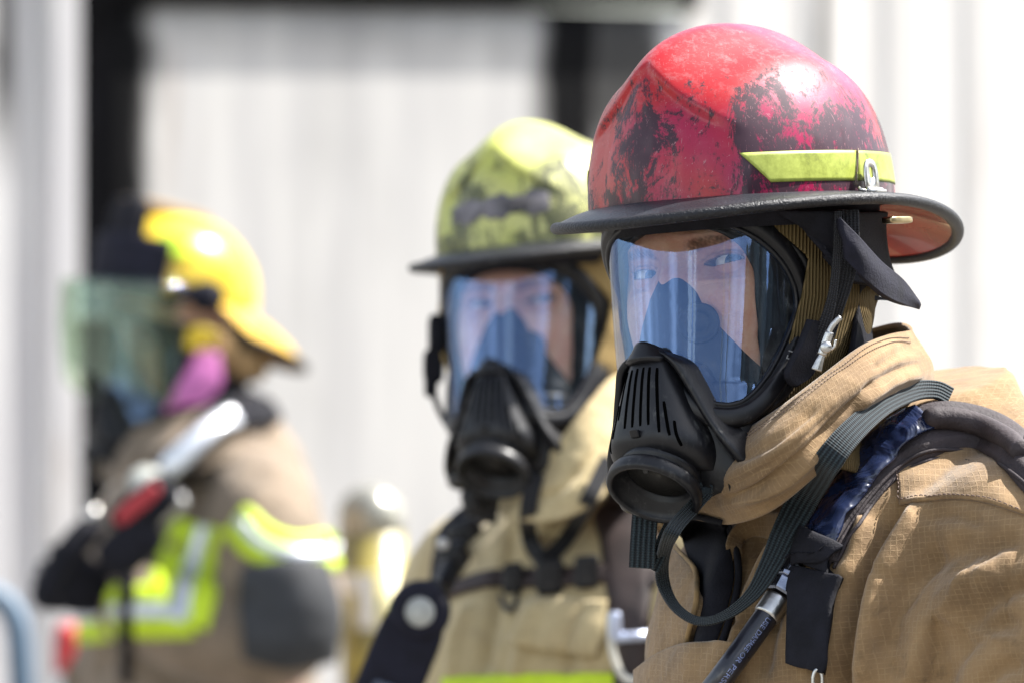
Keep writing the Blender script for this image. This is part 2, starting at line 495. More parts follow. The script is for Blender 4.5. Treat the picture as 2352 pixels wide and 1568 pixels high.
M['cup'] = rubber('dark_silicone', (.006, .009, .014), .5)
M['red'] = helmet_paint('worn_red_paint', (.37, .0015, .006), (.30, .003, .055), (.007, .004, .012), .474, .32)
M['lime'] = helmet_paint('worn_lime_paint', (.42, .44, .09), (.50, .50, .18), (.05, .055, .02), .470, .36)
M['lime_patch'] = plain('peeled_grey_patch', (.14, .13, .14), .7, var=.5, scale=50)
M['yellow'] = plain('yellow_helmet_paint', (.72, .50, .02), .3, var=.12, coat=.4)
M['lime_tet'] = plain('lime_reflector', (.5, .72, .01), .4, var=.1)
M['brim'] = rubber('black_brim_rubber', (.010, .010, .013), .45)
nt_ = M['brim'].node_tree; b_ = nt_.nodes['Principled BSDF']
bump(nt_, b_, noise_(nt_, coords(nt_), 420, 3, .6), 1., .0012)
M['brim_top'] = plain('black_brim_top', (.02, .021, .026), .36, var=.2, bumpd=.0012, bscale=420)
M['underred'] = plain('red_brim_underside', (.32, .012, .010), .25, var=.3, scale=15, coat=.5)
def tape_mat():
    m, nt, b = newmat('lime_reflective_tape'); co = coords(nt)
    n = noise_(nt, co, 26, 7, .7); n2 = noise_(nt, co, 160, 5, .8)
    s = math_(nt, 'ADD', math_(nt, 'MULTIPLY', n, .7), math_(nt, 'MULTIPLY', n2, .3))
    nt.links.new(ramp(nt, s, [(.36, (.07, .08, .02)), (.46, (.24, .28, .035)), (.62, (.42, .48, .09))]), b.inputs['Base Color'])
    b.inputs['Roughness'].default_value = .45
    return m
M['tape'] = tape_mat()
M['steel'] = plain('worn_steel', (.55, .54, .52), .32, 1., .2, 90, .0005, 200)
M['steel_dark'] = plain('dark_steel', (.22, .24, .30), .25, 1., .3, 70, .0004, 160)
M['brass'] = plain('tarnished_brass', (.48, .38, .22), .35, 1., .25, 60)
M['blackcloth'] = plain('black_cloth', (.012, .012, .017), .85, var=.3, bumpd=.0012, bscale=500, spec=.2)
M['navycloth'] = plain('navy_black_cloth', (.012, .012, .022), .8, var=.3, bumpd=.001, bscale=400, spec=.25)
M['web'] = webbing('teal_elastic_webbing', (.005, .008, .011), (.032, .048, .056))
M['webblack'] = webbing('black_webbing', (.008, .008, .010), (.03, .03, .035), .003)
M['pad'] = plain('charcoal_shoulder_pad', (.045, .035, .038), .75, var=.25, bumpd=.0014, bscale=300, spec=.4)
def plastic_tape():
    m, nt, b = newmat('blue_plastic_tape'); co = coords(nt, scale=(1, 1, 1))
    n = noise_(nt, co, 22, 3, .5, 1.5)
    nt.links.new(mix(nt, noise_(nt, co, 80, 3), (.006, .010, .030), (.018, .028, .075)), b.inputs['Base Color'])
    b.inputs['Roughness'].default_value = .24; b.inputs['Coat Weight'].default_value = .3
    bump(nt, b, n, 1., .009)
    return m
M['bluetape'] = plastic_tape()
M['hose'] = plain('black_hose', (.012, .012, .018), .3, var=.2, coat=.3)
M['print'] = plain('faded_blue_print', (.20, .24, .42), .6, var=.4, scale=300)
M['lens1'] = lens_mat('clear_lens_sky_tint', (.30, .48, .88), .145)  # blue of the reflected sky is painted into the gloss tint
M['lens3'] = lens_mat('greenish_visor', (.62, .74, .70), .07, (.78, .84, .74))
M['skin'] = skin_mat('skin', (.60, .35, .23), (.52, .25, .16))
M['skin2'] = skin_mat('pale_skin', (.74, .48, .37), (.66, .36, .28))
M['eyewhite'] = plain('eye_white', (.50, .48, .47), .15, var=.03, coat=.5)
M['iris'] = plain('grey_green_iris', (.035, .05, .055), .2, var=.6, scale=900)
M['pupil'] = plain('pupil', (.004, .004, .004), .1, var=0)
M['hair'] = plain('dark_brown_hair', (.035, .02, .012), .6)
M['belt'] = plain('brown_black_webbing', (.035, .022, .020), .7, var=.3, bumpd=.001)
M['silver'] = plain('reflective_silver', (.55, .58, .62), .3, .6, .1)
M['hivis'] = plain('fluorescent_yellow_strip', (.55, .72, .015), .6, var=.1)
M['pink'] = plain('pink_ear_flap', (.62, .18, .48), .7, var=.15)
M['leather'] = plain('brown_leather_lining', (.30, .19, .08), .8, var=.3)
M['charcoal'] = plain('charcoal_sleeve_pad', (.03, .032, .036), .75, var=.3)
M['whiteplastic'] = plain('white_plastic', (.75, .76, .74), .4, var=.05)
M['redcloth'] = plain('red_gauge_cover', (.45, .03, .04), .5)
M['tank'] = plain('olive_yellow_wrap', (.36, .30, .07), .35, var=.5, scale=14, coat=.4)
M['tanktop'] = plain('tank_shoulder', (.40, .39, .33), .25, .5, .3, 20)
M['green'] = plain('green_label', (.02, .16, .04), .5)
M['trouser'] = plain('tan_trousers', (.35, .24, .12), .9, bumpd=.001)
M['boot'] = plain('black_boot', (.015, .015, .015), .5)

# ------------------------------------------------------------------ heads
def head_frame(u0, v0, Y, yaw, pitch=0., roll=0., sc=1.):
    m = Matrix.Translation(Vector(W(u0, v0, Y))) @ Matrix.Rotation(-R(yaw), 4, 'Z') @ Matrix.Rotation(-R(pitch), 4, 'X') @ Matrix.Rotation(-R(roll), 4, 'Y') @ Matrix.Scale(sc, 4)
    A = np.array(m)
    def H(x, f, z):
        x, f, z = np.broadcast_arrays(*map(lambda q: np.asarray(q, float), (x, f, z)))
        P = np.stack([x, -f, z], -1)
        return P @ A[:3, :3].T + A[:3, 3]
    H.dir = lambda x, f, z: np.array([x, -f, z], float) @ A[:3, :3].T / sc
    H.origin = A[:3, 3].copy(); H.A = A
    return H

def torso_frame(c, yaw, lean=.3):
    a = -R(yaw); cx, sx = math.cos(a), math.sin(a)
    c = np.asarray(c, float)
    def T(x, f, z):
        x, f, z = np.broadcast_arrays(*map(lambda q: np.asarray(q, float), (x, f, z)))
        z = z - lean * f * np.exp(np.minimum(z, 0) / .15)
        return np.stack([c[0] + cx * x + sx * f, c[1] + sx * x - cx * f, c[2] + z], -1)
    T.c = c; T.yaw = yaw
    return T

ZT = np.array([.138, .134, .122, .10, .07, .03, 0, -.03, -.06, -.09, -.112, -.125, -.135])
WT = np.array([.004, .032, .058, .078, .088, .089, .087, .085, .078, .066, .052, .05, .056])
FT = np.array([.004, .038, .062, .080, .089, .090, .086, .083, .082, .080, .074, .055, .03])
BT = np.array([.004, .040, .075, .098, .112, .118, .115, .105, .095, .085, .078, .075, .075])

def face_point(ang, z, ipd=.08):
    Wd = np.interp(z, ZT[::-1], WT[::-1]); F = np.interp(z, ZT[::-1], FT[::-1]); B = np.interp(z, ZT[::-1], BT[::-1])
    s, c = np.sin(ang), np.cos(ang)
    e = .88
    x = Wd * np.sign(s) * np.abs(s) ** e; f = np.where(c > 0, F, B) * np.sign(c) * np.abs(c) ** e
    fr = sstep(c, .1, .5)
    g = lambda cx, cz, sx, sz: np.exp(-((x - cx) / sx) ** 2 - ((z - cz) / sz) ** 2)
    h = ipd / 2
    d = .0075 * (g(h * .9, .0175, .024, .0065) + g(-h * .9, .0175, .024, .0065)) + .004 * g(0, .025, .03, .012)
    d = d - .015 * (g(h, .002, .019, .015) + g(-h, .002, .019, .015)) - .004 * (g(h * .45, .002, .008, .01) + g(-h * .45, .002, .008, .01))
    nose = np.where(z < .012, np.exp(-(x / (.011 + .12 * np.clip(-z, 0, .06))) ** 2) * np.interp(z, [-.075, -.062, -.052, -.01, .012], [0, .004, .018, .012, .003]), .003 * np.exp(-(x / .012) ** 2) * sstep(z, .04, .012))
    d = d + nose + .006 * (g(h * 1.15, -.034, .02, .018) + g(-h * 1.15, -.034, .02, .018))
    d = d + .005 * g(0, -.085, .022, .006) + .005 * g(0, -.097, .018, .005) - .004 * g(0, -.091, .02, .0022) + .006 * g(0, -.118, .02, .012)
    d = d + .0012 * (g(h * .9, -.016, .016, .0018) + g(-h * .9, -.016, .016, .0018))
    f = f + d * fr
    x = x + .0
    return x, f

EYE_R = .0148
def build_body(name, H, T, skin, ipd, loc, label, gaze=(0, 0), mask_h=None):
    """one continuous mesh: face, head, neck, torso, arms, legs"""
    zf = np.concatenate([np.linspace(.138, .045, 26, endpoint=False), np.linspace(.045, -.032, 100, endpoint=False), np.linspace(-.032, -.135, 44)])
    af = np.concatenate([np.linspace(-np.pi, -1.25, 22, endpoint=False), np.linspace(-1.25, 1.25, 230, endpoint=False), np.linspace(1.25, np.pi, 22, endpoint=False)])
    Z, A = np.meshgrid(zf, af, indexing='ij')
    x, f = face_point(A, Z, ipd)
    tone = np.zeros_like(x)
    for sd in (-1, 1):
        ex, ez, ef = sd * ipd / 2, 0.0, .0565
        dx, dz = x - ex, Z - ez
        rr = np.sqrt(dx ** 2 + dz ** 2)
        lidR = EYE_R + .0022
        dome = ef + np.sqrt(np.maximum(lidR ** 2 - rr ** 2, 0))
        front = np.cos(A) > 0
        inside = (rr < lidR) & front
        wt = sstep(rr, lidR, lidR * .8)
        f = np.where(inside, np.maximum(f, dome * wt + f * (1 - wt)), f)
        # almond opening, slightly narrowed, inner corner lower
        k = dx * sd / .0150
        zc = .0012 * k
        up = .0036 * np.sqrt(np.clip(1 - np.abs(k) ** 2.2, 0, 1)) + zc
        lo = -.0030 * np.sqrt(np.clip(1 - np.abs(k) ** 2.4, 0, 1)) + zc
        ins = (np.minimum(up - dz, dz - lo) > 0) & (np.abs(k) < 1) & front
        f = np.where(ins, ef + .004, f)
        # crease above the lid with shade painted in, dark lash line
        cr = np.exp(-((dz - up - .0042) / .0011) ** 2) * (np.abs(k) < 1.2) * front
        f = f - .0014 * cr
        lash = np.exp(-((dz - up) / .0014) ** 2) * (np.abs(k) < 1.05) * front
        lash2 = np.exp(-((dz - lo) / .0007) ** 2) * (np.abs(k) < 1.0) * front
        tone = np.maximum(tone, 1. * lash + .6 * lash2 + .45 * cr)
        tone = np.maximum(tone, .16 * np.exp(-(dx / .02) ** 2 - ((dz + .002) / .011) ** 2) * front + .14 * np.exp(-((dx * sd + .014) / .008) ** 2 - ((dz - .006) / .010) ** 2) * front)  # eye socket shade painted into the skin tone
        # brow
        kb = (x * sd - ipd / 2 + .001) / .024
        zb = .0120 + .0035 * (1 - kb ** 2) + .002 * kb
        br = np.exp(-((Z - zb) / (.0034 - .0012 * np.clip(kb, -1, 1))) ** 4) * sstep(np.abs(kb), 1.15, .75) * front
        nzz = .55 + .45 * wob(np.stack([x, f, Z], -1), 1500, 3 + sd)
        tone = np.maximum(tone, br * np.clip(nzz + .25, .4, 1) * .85)
    P = H(x, f, Z)
    rings = [P[i] for i in range(len(zf))]
    tn = [tone[i] for i in range(len(zf))]
    def ring(C, w, d, ex=1.):
        s_, c_ = np.sin(af), np.cos(af)
        return T(w * np.sign(s_) * np.abs(s_) ** ex, C + d * np.sign(c_) * np.abs(c_) ** ex, 0 * af)
    neck_top = rings[-1]
    tor = [(-.02, .0, .06, .06), (-.055, -.01, .10, .07), (-.09, -.01, .17, .085), (-.12, -.005, .19, .10), (-.2, 0, .185, .115), (-.35, 0, .165, .115), (-.5, 0, .155, .105), (-.62, 0, .17, .11), (-.74, 0, .18, .115), (-.80, 0, .15, .10)]
    trings = [ring(c, w, d, .95) + np.array([0, 0, z]) for z, c, w, d in tor]
    allr = cat(np.array([neck_top.ravel()] + [t.ravel() for t in trings]), 60)
    for r_ in allr[1:]:
        rings.append(r_.reshape(-1, 3)); tn.append(np.zeros(len(af)))
    mb = MB(); mb.grid(np.array(rings), cv=True, cap0=True, cap1=True)
    o = mk(name, mb, skin, None, loc=loc, label=label, category='person')
    # join limbs with a boolean so the body stays one surface
    lim = MB()
    for sd in (-1, 1):
        arm = T([sd * .15, sd * .20, sd * .235, sd * .245, sd * .225], [0, 0, .0, .06, .15], [-.11, -.15, -.40, -.58, -.72])
        lim.tube(cat(arm, 24), np.interp(np.linspace(0, 1, 24), [0, .15, .5, .8, 1], [.05, .052, .042, .032, .027]), 20)
    for sd in (-1, 1):
        leg = T([sd * .085, sd * .095, sd * .10, sd * .10, sd * .10], [0, 0, .01, 0, .0], [-.74, -.9, -1.05, -1.25, -(T.c[2] - .12)])
        lim.tube(cat(leg, 24), np.interp(np.linspace(0, 1, 24), [0, .3, .6, 1], [.085, .08, .058, .04]), 20)
    lo = mk('limb', lim, None)
    lo.location = (0, 0, 0)
    try:
        md = o.modifiers.new('b', 'BOOLEAN'); md.object = lo; md.operation = 'UNION'; md.solver = 'EXACT'; md.use_self = True
        dg = bpy.context.evaluated_depsgraph_get()
        me = bpy.data.meshes.new_from_object(o.evaluated_get(dg))
        o.modifiers.clear()
        if len(me.vertices) > 1000:
            o.data = me
            if not me.materials: me.materials.append(skin)
    except Exception as e: print('boolean', e)
    bpy.data.objects.remove(lo)
    me = o.data
    me.polygons.foreach_set('use_smooth', [True] * len(me.polygons))
    # tone by nearest grid vertex (same order kept for the first vertices)
    from mathutils.kdtree import KDTree
    V0 = np.vstack([np.asarray(r_) for r_ in rings[:len(zf)]]) - np.array(loc); T0 = np.concatenate(tn[:len(zf)])
    kd = KDTree(len(V0))
    for i, p in enumerate(V0): kd.insert(p, i)
    kd.balance()
    at = me.attributes.new('tone', 'FLOAT', 'POINT'); vals = []
    for vv in me.vertices:
        c_, i, d_ = kd.find(vv.co); vals.append(float(T0[i]) if d_ < .002 else 0.)
    at.data.foreach_set('value', vals)
    # eyes looking along gaze
    for sd in (-1, 1):
        c = H(sd * ipd / 2, .0565, 0.)
        gdir = nrm(np.asarray(gaze, float)) if len(gaze) == 3 else H.dir(0, 1, 0)
        e = MB(); e.lathe(c, gdir, [(EYE_R * math.sin(t), EYE_R * math.cos(t)) for t in np.linspace(.001, 3.14, 24)], 32)
        eye = mk('eye', e, M['eyewhite'], o)
        i_ = MB(); rr = np.linspace(.0004, .0072, 10)
        i_.lathe(c, gdir, [(q, math.sqrt(EYE_R ** 2 - q * q) + .0004 - .0003 * (k / 9) ** 6) for k, q in enumerate(rr)] + [(.0072, math.sqrt(EYE_R ** 2 - .0072 ** 2) - .001)], 32)
        mk('iris', i_, M['iris'], eye)
        p_ = MB(); p_.lathe(c, gdir, [(q, math.sqrt(EYE_R ** 2 - q * q) + .0008) for q in (.0002, .0012, .0022)] + [(.0022, EYE_R - .001)], 24)
        mk('pupil', p_, M['pupil'], eye)
    return o

# ------------------------------------------------------------------ respirator
LW, LF, LB = .0855, .030, .082
TT = [0, 12, 20, 30, 38, 45, 52, 60, 68, 75, 82, 87, 90]
ZTOP = np.interp(np.arange(0, 91, 1.), [0, 15, 30, 45, 60, 70, 78, 85, 90], [.034, .033, .030, .024, .014, .004, -.006, -.018, -.033])
ZBOT = np.interp(np.arange(0, 91, 1.), [0, 8, 13, 18, 24, 30, 37, 45, 53, 61, 69, 76, 83, 88, 90], [-.076, -.078, -.085, -.096, -.108, -.116, -.120, -.121, -.118, -.109, -.096, -.080, -.060, -.045, -.034])
def smooth1(a, n):
    a = a.copy()
    for _ in range(n): a[1:-1] = (a[:-2] + 2 * a[1:-1] + a[2:]) / 4; a[0] = (a[0] + a[1]) / 2 if False else a[0]
    return a
ZTOP = smooth1(ZTOP, 12); ZBOT = smooth1(ZBOT, 8)
def ztop(t): return np.interp(np.abs(np.degrees(t)), np.arange(0, 91, 1.), ZTOP)
def zbot(t): return np.interp(np.abs(np.degrees(t)), np.arange(0, 91, 1.), ZBOT)
def lens_pt(t, z, off=0.):
    # slightly conical window: narrower below
    k = 1 - .10 * np.clip((.02 - z) / .12, 0, 1) ** 1.3 * 1
    x = (LW * k + off) * np.sin(t); f = LF + (LB * (1 - .03 * np.clip((.02 - z) / .12, 0, 1)) + off) * np.cos(t)
    return x, f

def build_mask(H, label, loc, lens, detail=True, group=None, straps=True):
    root = thing('respirator', label, 'respirator', loc, group)
    t = np.linspace(-R(89.5), R(89.5), 121)
    s = np.linspace(0, 1, 50)[:, None]
    zz = ztop(t)[None] * (1 - s) + zbot(t)[None] * s
    x, f = lens_pt(np.broadcast_to(t, zz.shape), zz)
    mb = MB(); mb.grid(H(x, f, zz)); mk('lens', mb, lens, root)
    # rim contour
    tc = np.concatenate([np.linspace(-89, 89, 120), np.linspace(89, -89, 160)])
    zc = np.concatenate([ztop(R(1) * tc[:120]), zbot(R(1) * tc[120:])])
    tr = R(1) * tc
    x, f = lens_pt(tr, zc); C = np.stack([x, f, zc], -1)
    C = cat(C[::2], 300, closed=True)
    # outward normal of lens in local (x,f,z)
    tl = np.arctan2(C[:, 0] / LW, (C[:, 1] - LF) / LB)
    Nl = nrm(np.stack([np.sin(tl) / LW, np.cos(tl) / LB, np.zeros(300) + 0.], -1))
    Pw = H(*C.T); A = H.A[:3, :3]
    Nw = nrm((Nl * [1, -1, 1]) @ A.T)
    for _ in range(6): Nw = nrm(np.roll(Nw, 1, 0) + 2 * Nw + np.roll(Nw, -1, 0))
    T_ = nrm(np.roll(Pw, -1, 0) - np.roll(Pw, 1, 0)); B_ = np.cross(T_, Nw)
    cen = Pw.mean(0); sg = 1 if np.mean(np.einsum('ij,ij->i', B_, Pw - cen)) > 0 else -1
    # cross-section: thin inner lip, groove, wide outer band, outer flange back to the face
    pr = [(-.003, .0), (-.0030, .0016), (-.0016, .0026), (.0000, .0022), (.0008, .0012), (.0016, .0016), (.0026, .0046), (.0045, .0058), (.0080, .0060), (.0125, .0054), (.0155, .0036), (.0170, .0005), (.0172, -.006), (.011, -.012), (.004, -.012), (-.001, -.008), (-.002, -.003)]
    pr = [(a * sg, b) for a, b in pr]
    mb = MB(); mb.sweep(Pw, Nw, pr, closed=True); mk('frame', mb, M['rubber_hi'], root)
    # outer rubber skirt sealing to the head
    outer = C + 0; nb = np.stack([C[:, 0], np.zeros(300), C[:, 2] + .045], -1); nb = nrm(nb)
    ring0 = Pw + B_ * sg * .0135 - Nw * .001
    rings = [ring0]
    C1 = C + nb * .010; C1[:, 1] = C[:, 1] - .014; C2 = C + nb * .011; C2[:, 1] = np.minimum(C[:, 1] - .022, .10)
    C3 = C + nb * .004; C3[:, 1] = np.minimum(C[:, 1] - .035, .07); C3[:, 0] *= .97
    rings += [H(*C1.T), H(*C2.T), H(*C3.T)]
    G = np.array(rings); G = np.stack([cat(G[:, j], 10) for j in range(300)], 1)
    for _ in range(4): G = (np.roll(G, 1, 1) + 2 * G + np.roll(G, -1, 1)) / 4
    mb = MB(); mb.grid(G, cv=True); mk('face_seal', mb, M['rubber'], root)
    # inner rubber bed between lens and face
    xi_ = C[:, 0] * .80; zi_ = -.045 + (C[:, 2] + .045) * .93
    Wd_ = np.interp(zi_, ZT[::-1], WT[::-1]); F_ = np.interp(zi_, ZT[::-1], FT[::-1])
    fi_ = F_ * np.clip(1 - (np.abs(xi_) / Wd_) ** 2.27, .02, 1) ** .44 + .004
    fi_ = np.minimum(fi_ + .003, LF + LB * np.sqrt(np.clip(1 - (xi_ / (LW * .97)) ** 2, 0, 1)) - .004)
    rows = np.array([C - [0, .004, 0], np.stack([C[:, 0] * .94, (C[:, 1] - .004) * .5 + fi_ * .5 - .004, C[:, 2] * .5 + zi_ * .5], -1), np.stack([xi_, fi_, zi_], -1), np.stack([xi_ * .985, fi_ - .010, zi_], -1)])
    G = np.stack([cat(rows[:, j], 12) for j in range(300)], 1)
    for _ in range(3): G = (np.roll(G, 1, 1) + 2 * G + np.roll(G, -1, 1)) / 4
    mb = MB(); mb.grid(H(*np.moveaxis(G, -1, 0)), cv=True); mk('inner_seal', mb, M['rubber'], root)
    # snout cover with vent slots
    zs = [-.074, -.082, -.098, -.122, -.146, -.156, -.163, -.170]
    ws = [.017, .0215, .0265, .034, .043, .044, .043, .040]
    fs = [.119, .1265, .131, .1345, .1365, .132, .122, .104]
    n = 40; zi = np.linspace(zs[0], zs[-1], n); wi = np.interp(zi, zs[::-1], ws[::-1]); fi = np.interp(zi, zs[::-1], fs[::-1])
    wi = smooth1(wi, 4); fi = smooth1(fi, 4)
    a = np.linspace(-np.pi, np.pi, 72, endpoint=False)
    def cover(z, w, fr, grow=0., e=.62):
        fc = .085
        return ((w + grow) * np.sign(np.sin(a)) * np.abs(np.sin(a)) ** e, fc + np.where(np.cos(a) > 0, fr - fc + grow, .02) * np.sign(np.cos(a)) * np.abs(np.cos(a)) ** e, np.zeros_like(a) + z)
    G = np.array([H(*cover(z, w, f_)) for z, w, f_ in zip(zi, wi, fi)])
    mb = MB(); mb.grid(G, cv=True, cap0=True, cap1=True); cv = mk('exhaust_cover', mb, M['rubber_hi'], root)
    cast = BVHTree.FromPolygons([tuple(p) for p in mb.arrays()[0]], mb.arrays()[1])
    fd = H.dir(0, 1, 0)
    def front(x, z):
        l, nn, i, d = cast.ray_cast(Vector(H(x, .3, z)), Vector(-fd))
        if l is None: return None
        nn = np.array(nn); nn = nn if nn @ fd > 0 else -nn
        return np.array(l), nn
    slots = MB()
    SL = [(-.0145, -.090, -.128, -.020), (-.0088, -.089, -.136, -.0118), (-.003, -.0885, -.136, -.0040), (.003, -.0885, -.136, .0040), (.0088, -.089, -.136, .0118), (.0145, -.090, -.143, .0215),
          (-.0215, -.116, -.142, -.0265), (-.0290, -.134, -.152, -.0325), (.0225, -.118, -.146, .0290), (.0305, -.134, -.154, .0350)]
    for x0, z0, z1, x1 in SL:
        P = []; NN = []
        for k in np.linspace(0, 1, 12):
            h = front(x0 + (x1 - x0) * k, z0 + (z1 - z0) * k)
            if h: P.append(h[0]); NN.append(h[1])
        if len(P) < 4: continue
        P = np.array(P); NN = np.array(NN)
        wv = .0021 * np.clip(np.sin(np.linspace(.25, np.pi - .25, len(P))) * 3, 0, 1)
        ribbon(slots, P + NN * -.0003, NN, wv * 1.25, .0007)
    mk('vent_slots', slots, M['dark'], cv)
    # raised margins of the cover, sweeping down to the chin
    for sd in (-1, 1):
        p = np.array([(sd * .011, .1225, -.0755), (sd * .024, .1215, -.086), (sd * .0335, .114, -.106), (sd * .043, .106, -.129), (sd * .055, .098, -.151), (sd * .064, .084, -.168), (sd * .069, .070, -.177)])
        p = cat(p, 60); o2 = np.array([sd * .011, -.020, .002]); w_ = np.interp(np.linspace(0, 1, 60), [0, .15, 1], [.3, 1, 1])[:, None]
        rows = [p + [0, -.003, -.003], p, p + np.array([sd * .0035, .0012, .0015]) * w_, p + (o2 * .4 + [sd * .002, .001, .001]) * w_, p + o2 * .75 * w_, p + (o2 + [0, -.010, 0]) * w_]
        G2 = np.array([H(*q.T) for q in rows]); G2 = np.stack([cat(G2[:, j], 16) for j in range(60)], 1)
        mb = MB(); sheet(mb, G2, .004, out=H.dir(sd * .5, 1, 0)); fl = mk('cover_flange', mb, M['rubber_hi'], root)
    # chin body
    zs = [-.100, -.125, -.150, -.170, -.180, -.186]; ws = [.062, .063, .064, .067, .068, .058]; fr = [.102, .104, .102, .097, .092, .084]
    n = 26; zi = np.linspace(zs[0], zs[-1], n)
    wi = np.interp(zi, zs[::-1], ws[::-1]); fi = np.interp(zi, zs[::-1], fr[::-1])
    G = np.array([H(w * np.sin(a), .055 + np.where(np.cos(a) > 0, f_ - .055, .03) * np.sign(np.cos(a)) * np.abs(np.cos(a)) ** .8, 0 * a + z) for z, w, f_ in zip(zi, wi, fi)])
    mb = MB(); mb.grid(G, cv=True, cap0=True, cap1=True); mk('chin_piece', mb, M['rubber'], root)
    # lip round the chin piece
    aa = np.linspace(.75, 5.53, 90)
    L = H(.069 * np.sin(aa), .050 + np.where(np.cos(aa) > 0, .036, .03) * np.sign(np.cos(aa)) * np.abs(np.cos(aa)) ** .8, 0 * aa - .180)
    mb = MB(); mb.tube(L, .0072, 14); mk('chin_lip', mb, M['rubber'], root)
    # regulator port
    ax = nrm(H.dir(.0, .50, -.87)); o = H(0, .112, -.179)
    prof = [(.020, -.030), (.031, -.022), (.0325, -.012), (.0325, -.008), (.0305, -.007), (.0305, -.004), (.037, -.002), (.0385, .001), (.0385, .008), (.037, .0105), (.0335, .0105), (.0325, .009), (.0320, .003),
            (.0300, .003), (.0298, -.002), (.0282, -.002), (.0280, -.005), (.0262, -.006), (.0255, -.010)]
    mb = MB(); mb.lathe(o, ax, prof, 64, caps=False); pt = mk('air_inlet_ring', mb, M['rubber_hi'], root)
    mb = MB(); mb.lathe(o, ax, [(.0265, -.0080), (.020, -.0095), (.019, -.0115), (.001, -.012)], 48); mk('inlet_screen', mb, M['mesh'], pt)
    # latch above the port
    mb = MB()
    h0 = front(0, -.142); h1 = front(0, -.158)
    if h0 and h1:
        d = nrm(h1[0] - h0[0]); sdv = nrm(np.cross(d, h0[1]))
        mb.rbox(h0[0] + h0[1] * .001, sdv * .0042, h0[1] * .0022, d * .0035, .3)
        mb.rbox(h1[0] + h1[1] * .0005 + d * .002, sdv * .0030, h1[1] * .0028, d * .011, .3)
        mk('latch', mb, M['rubber_hi'], root)
    # top cap of the snout
    mb = MB()
    k = np.linspace(-1, 1, 15)
    rows = []
    for q in np.linspace(0, 1, 8):
        rows.append(H(.0185 * k * (.75 + .3 * q), .1215 + .006 * (1 - k ** 2) ** .6 + .006 * q - .006 * np.abs(k) ** 3, -.0735 - .0085 * q + (1 - q) * .006 * (1 - k ** 2)))
    sheet(mb, np.array(rows), .008, out=fd); mk('nose_cap', mb, M['rubber_hi'], root)
    # inner nose cup
    zs = [.000, -.008, -.025, -.045, -.065, -.09, -.112]; ws = [.008, .018, .031, .042, .051, .060, .062]; fr = [.087, .094, .100, .102, .101, .097, .093]
    zi = np.linspace(0, -.112, 40); wi = np.interp(zi, zs[::-1], ws[::-1]); fi = np.interp(zi, zs[::-1], fr[::-1])
    aa = np.linspace(-np.pi / 2, np.pi / 2, 40)
    G = np.array([H(w * np.sin(aa), .040 + (f_ - .040) * np.abs(np.cos(aa)) ** (.8), 0 * aa + z) for z, w, f_ in zip(zi, wi, fi)])
    mb = MB(); sheet(mb, G, .003, out=fd); cup = mk('nose_cup', mb, M['cup'], root)
    edge = np.concatenate([G[:, 0][::-1], G[0], G[:, -1]])
    mb = MB()
    # valve disc on its left flank
    c = H(.028, .088, -.052); ax2 = nrm(H.dir(.55, .83, .05))
    mb.lathe(c, ax2, [(.0165, .0), (.0165, .0045), (.0150, .0055), (.0140, .0045), (.0085, .0045), (.0080, .0055), (.007, .0045), (.0008, .0045)], 40)
    mk('inhalation_valve', mb, M['cup'], cup)
    return root

# ------------------------------------------------------------------ helmet
HA, HBK, HB, HH, HP = .142, .146, .113, .142, 2.35
def shell_pt(a, q, grow=0.):
    """a azimuth (0 front), q 0 base .. 1 top"""
    e = q * np.pi / 2
    z = HH * np.sin(e); r = (1 - np.clip(np.sin(e), 0, 1) ** HP) ** (1 / HP)
    r = np.where(q >= .9999, 0, r)
    x = HB * r * np.sin(a); f = np.where(np.cos(a) > 0, HA, HBK) * r * np.cos(a)
    crest = np.exp(-(x / .026) ** 2) * sstep(z, .05, .105)
    z2 = z + .010 * crest * sstep(f, -.14, -.05)
    f2 = f + .008 * crest * sstep(f, .03, .10)
    # front facet under a V-shaped crease
    zv = .108 - .62 * np.abs(x)
    wv = sstep(zv - z, -.002, .010) * sstep(f, .02, .06) * sstep(np.abs(x), .085, .045)
    f2 = f2 - .0065 * wv
    x2 = x * (1 - .05 * wv)
    # shallow side valleys
    z2 = z2 - .004 * np.exp(-((np.abs(x) - .052) / .02) ** 2) * sstep(z, .08, .12)
    k = 1 + grow / .12
    return x2 * k, f2 * k, z2 + grow * np.sin(e)

def brim_r(a):
    ca, sa = np.cos(a), np.sin(a)
    f = np.where(ca > 0, .168, .228); b = .139
    return b * sa, f * ca
def brim_z(a):
    ca = np.cos(a)
    return np.where(ca > 0, -.003 - .009 * ca ** 2, -.003 - .038 * ca ** 2)

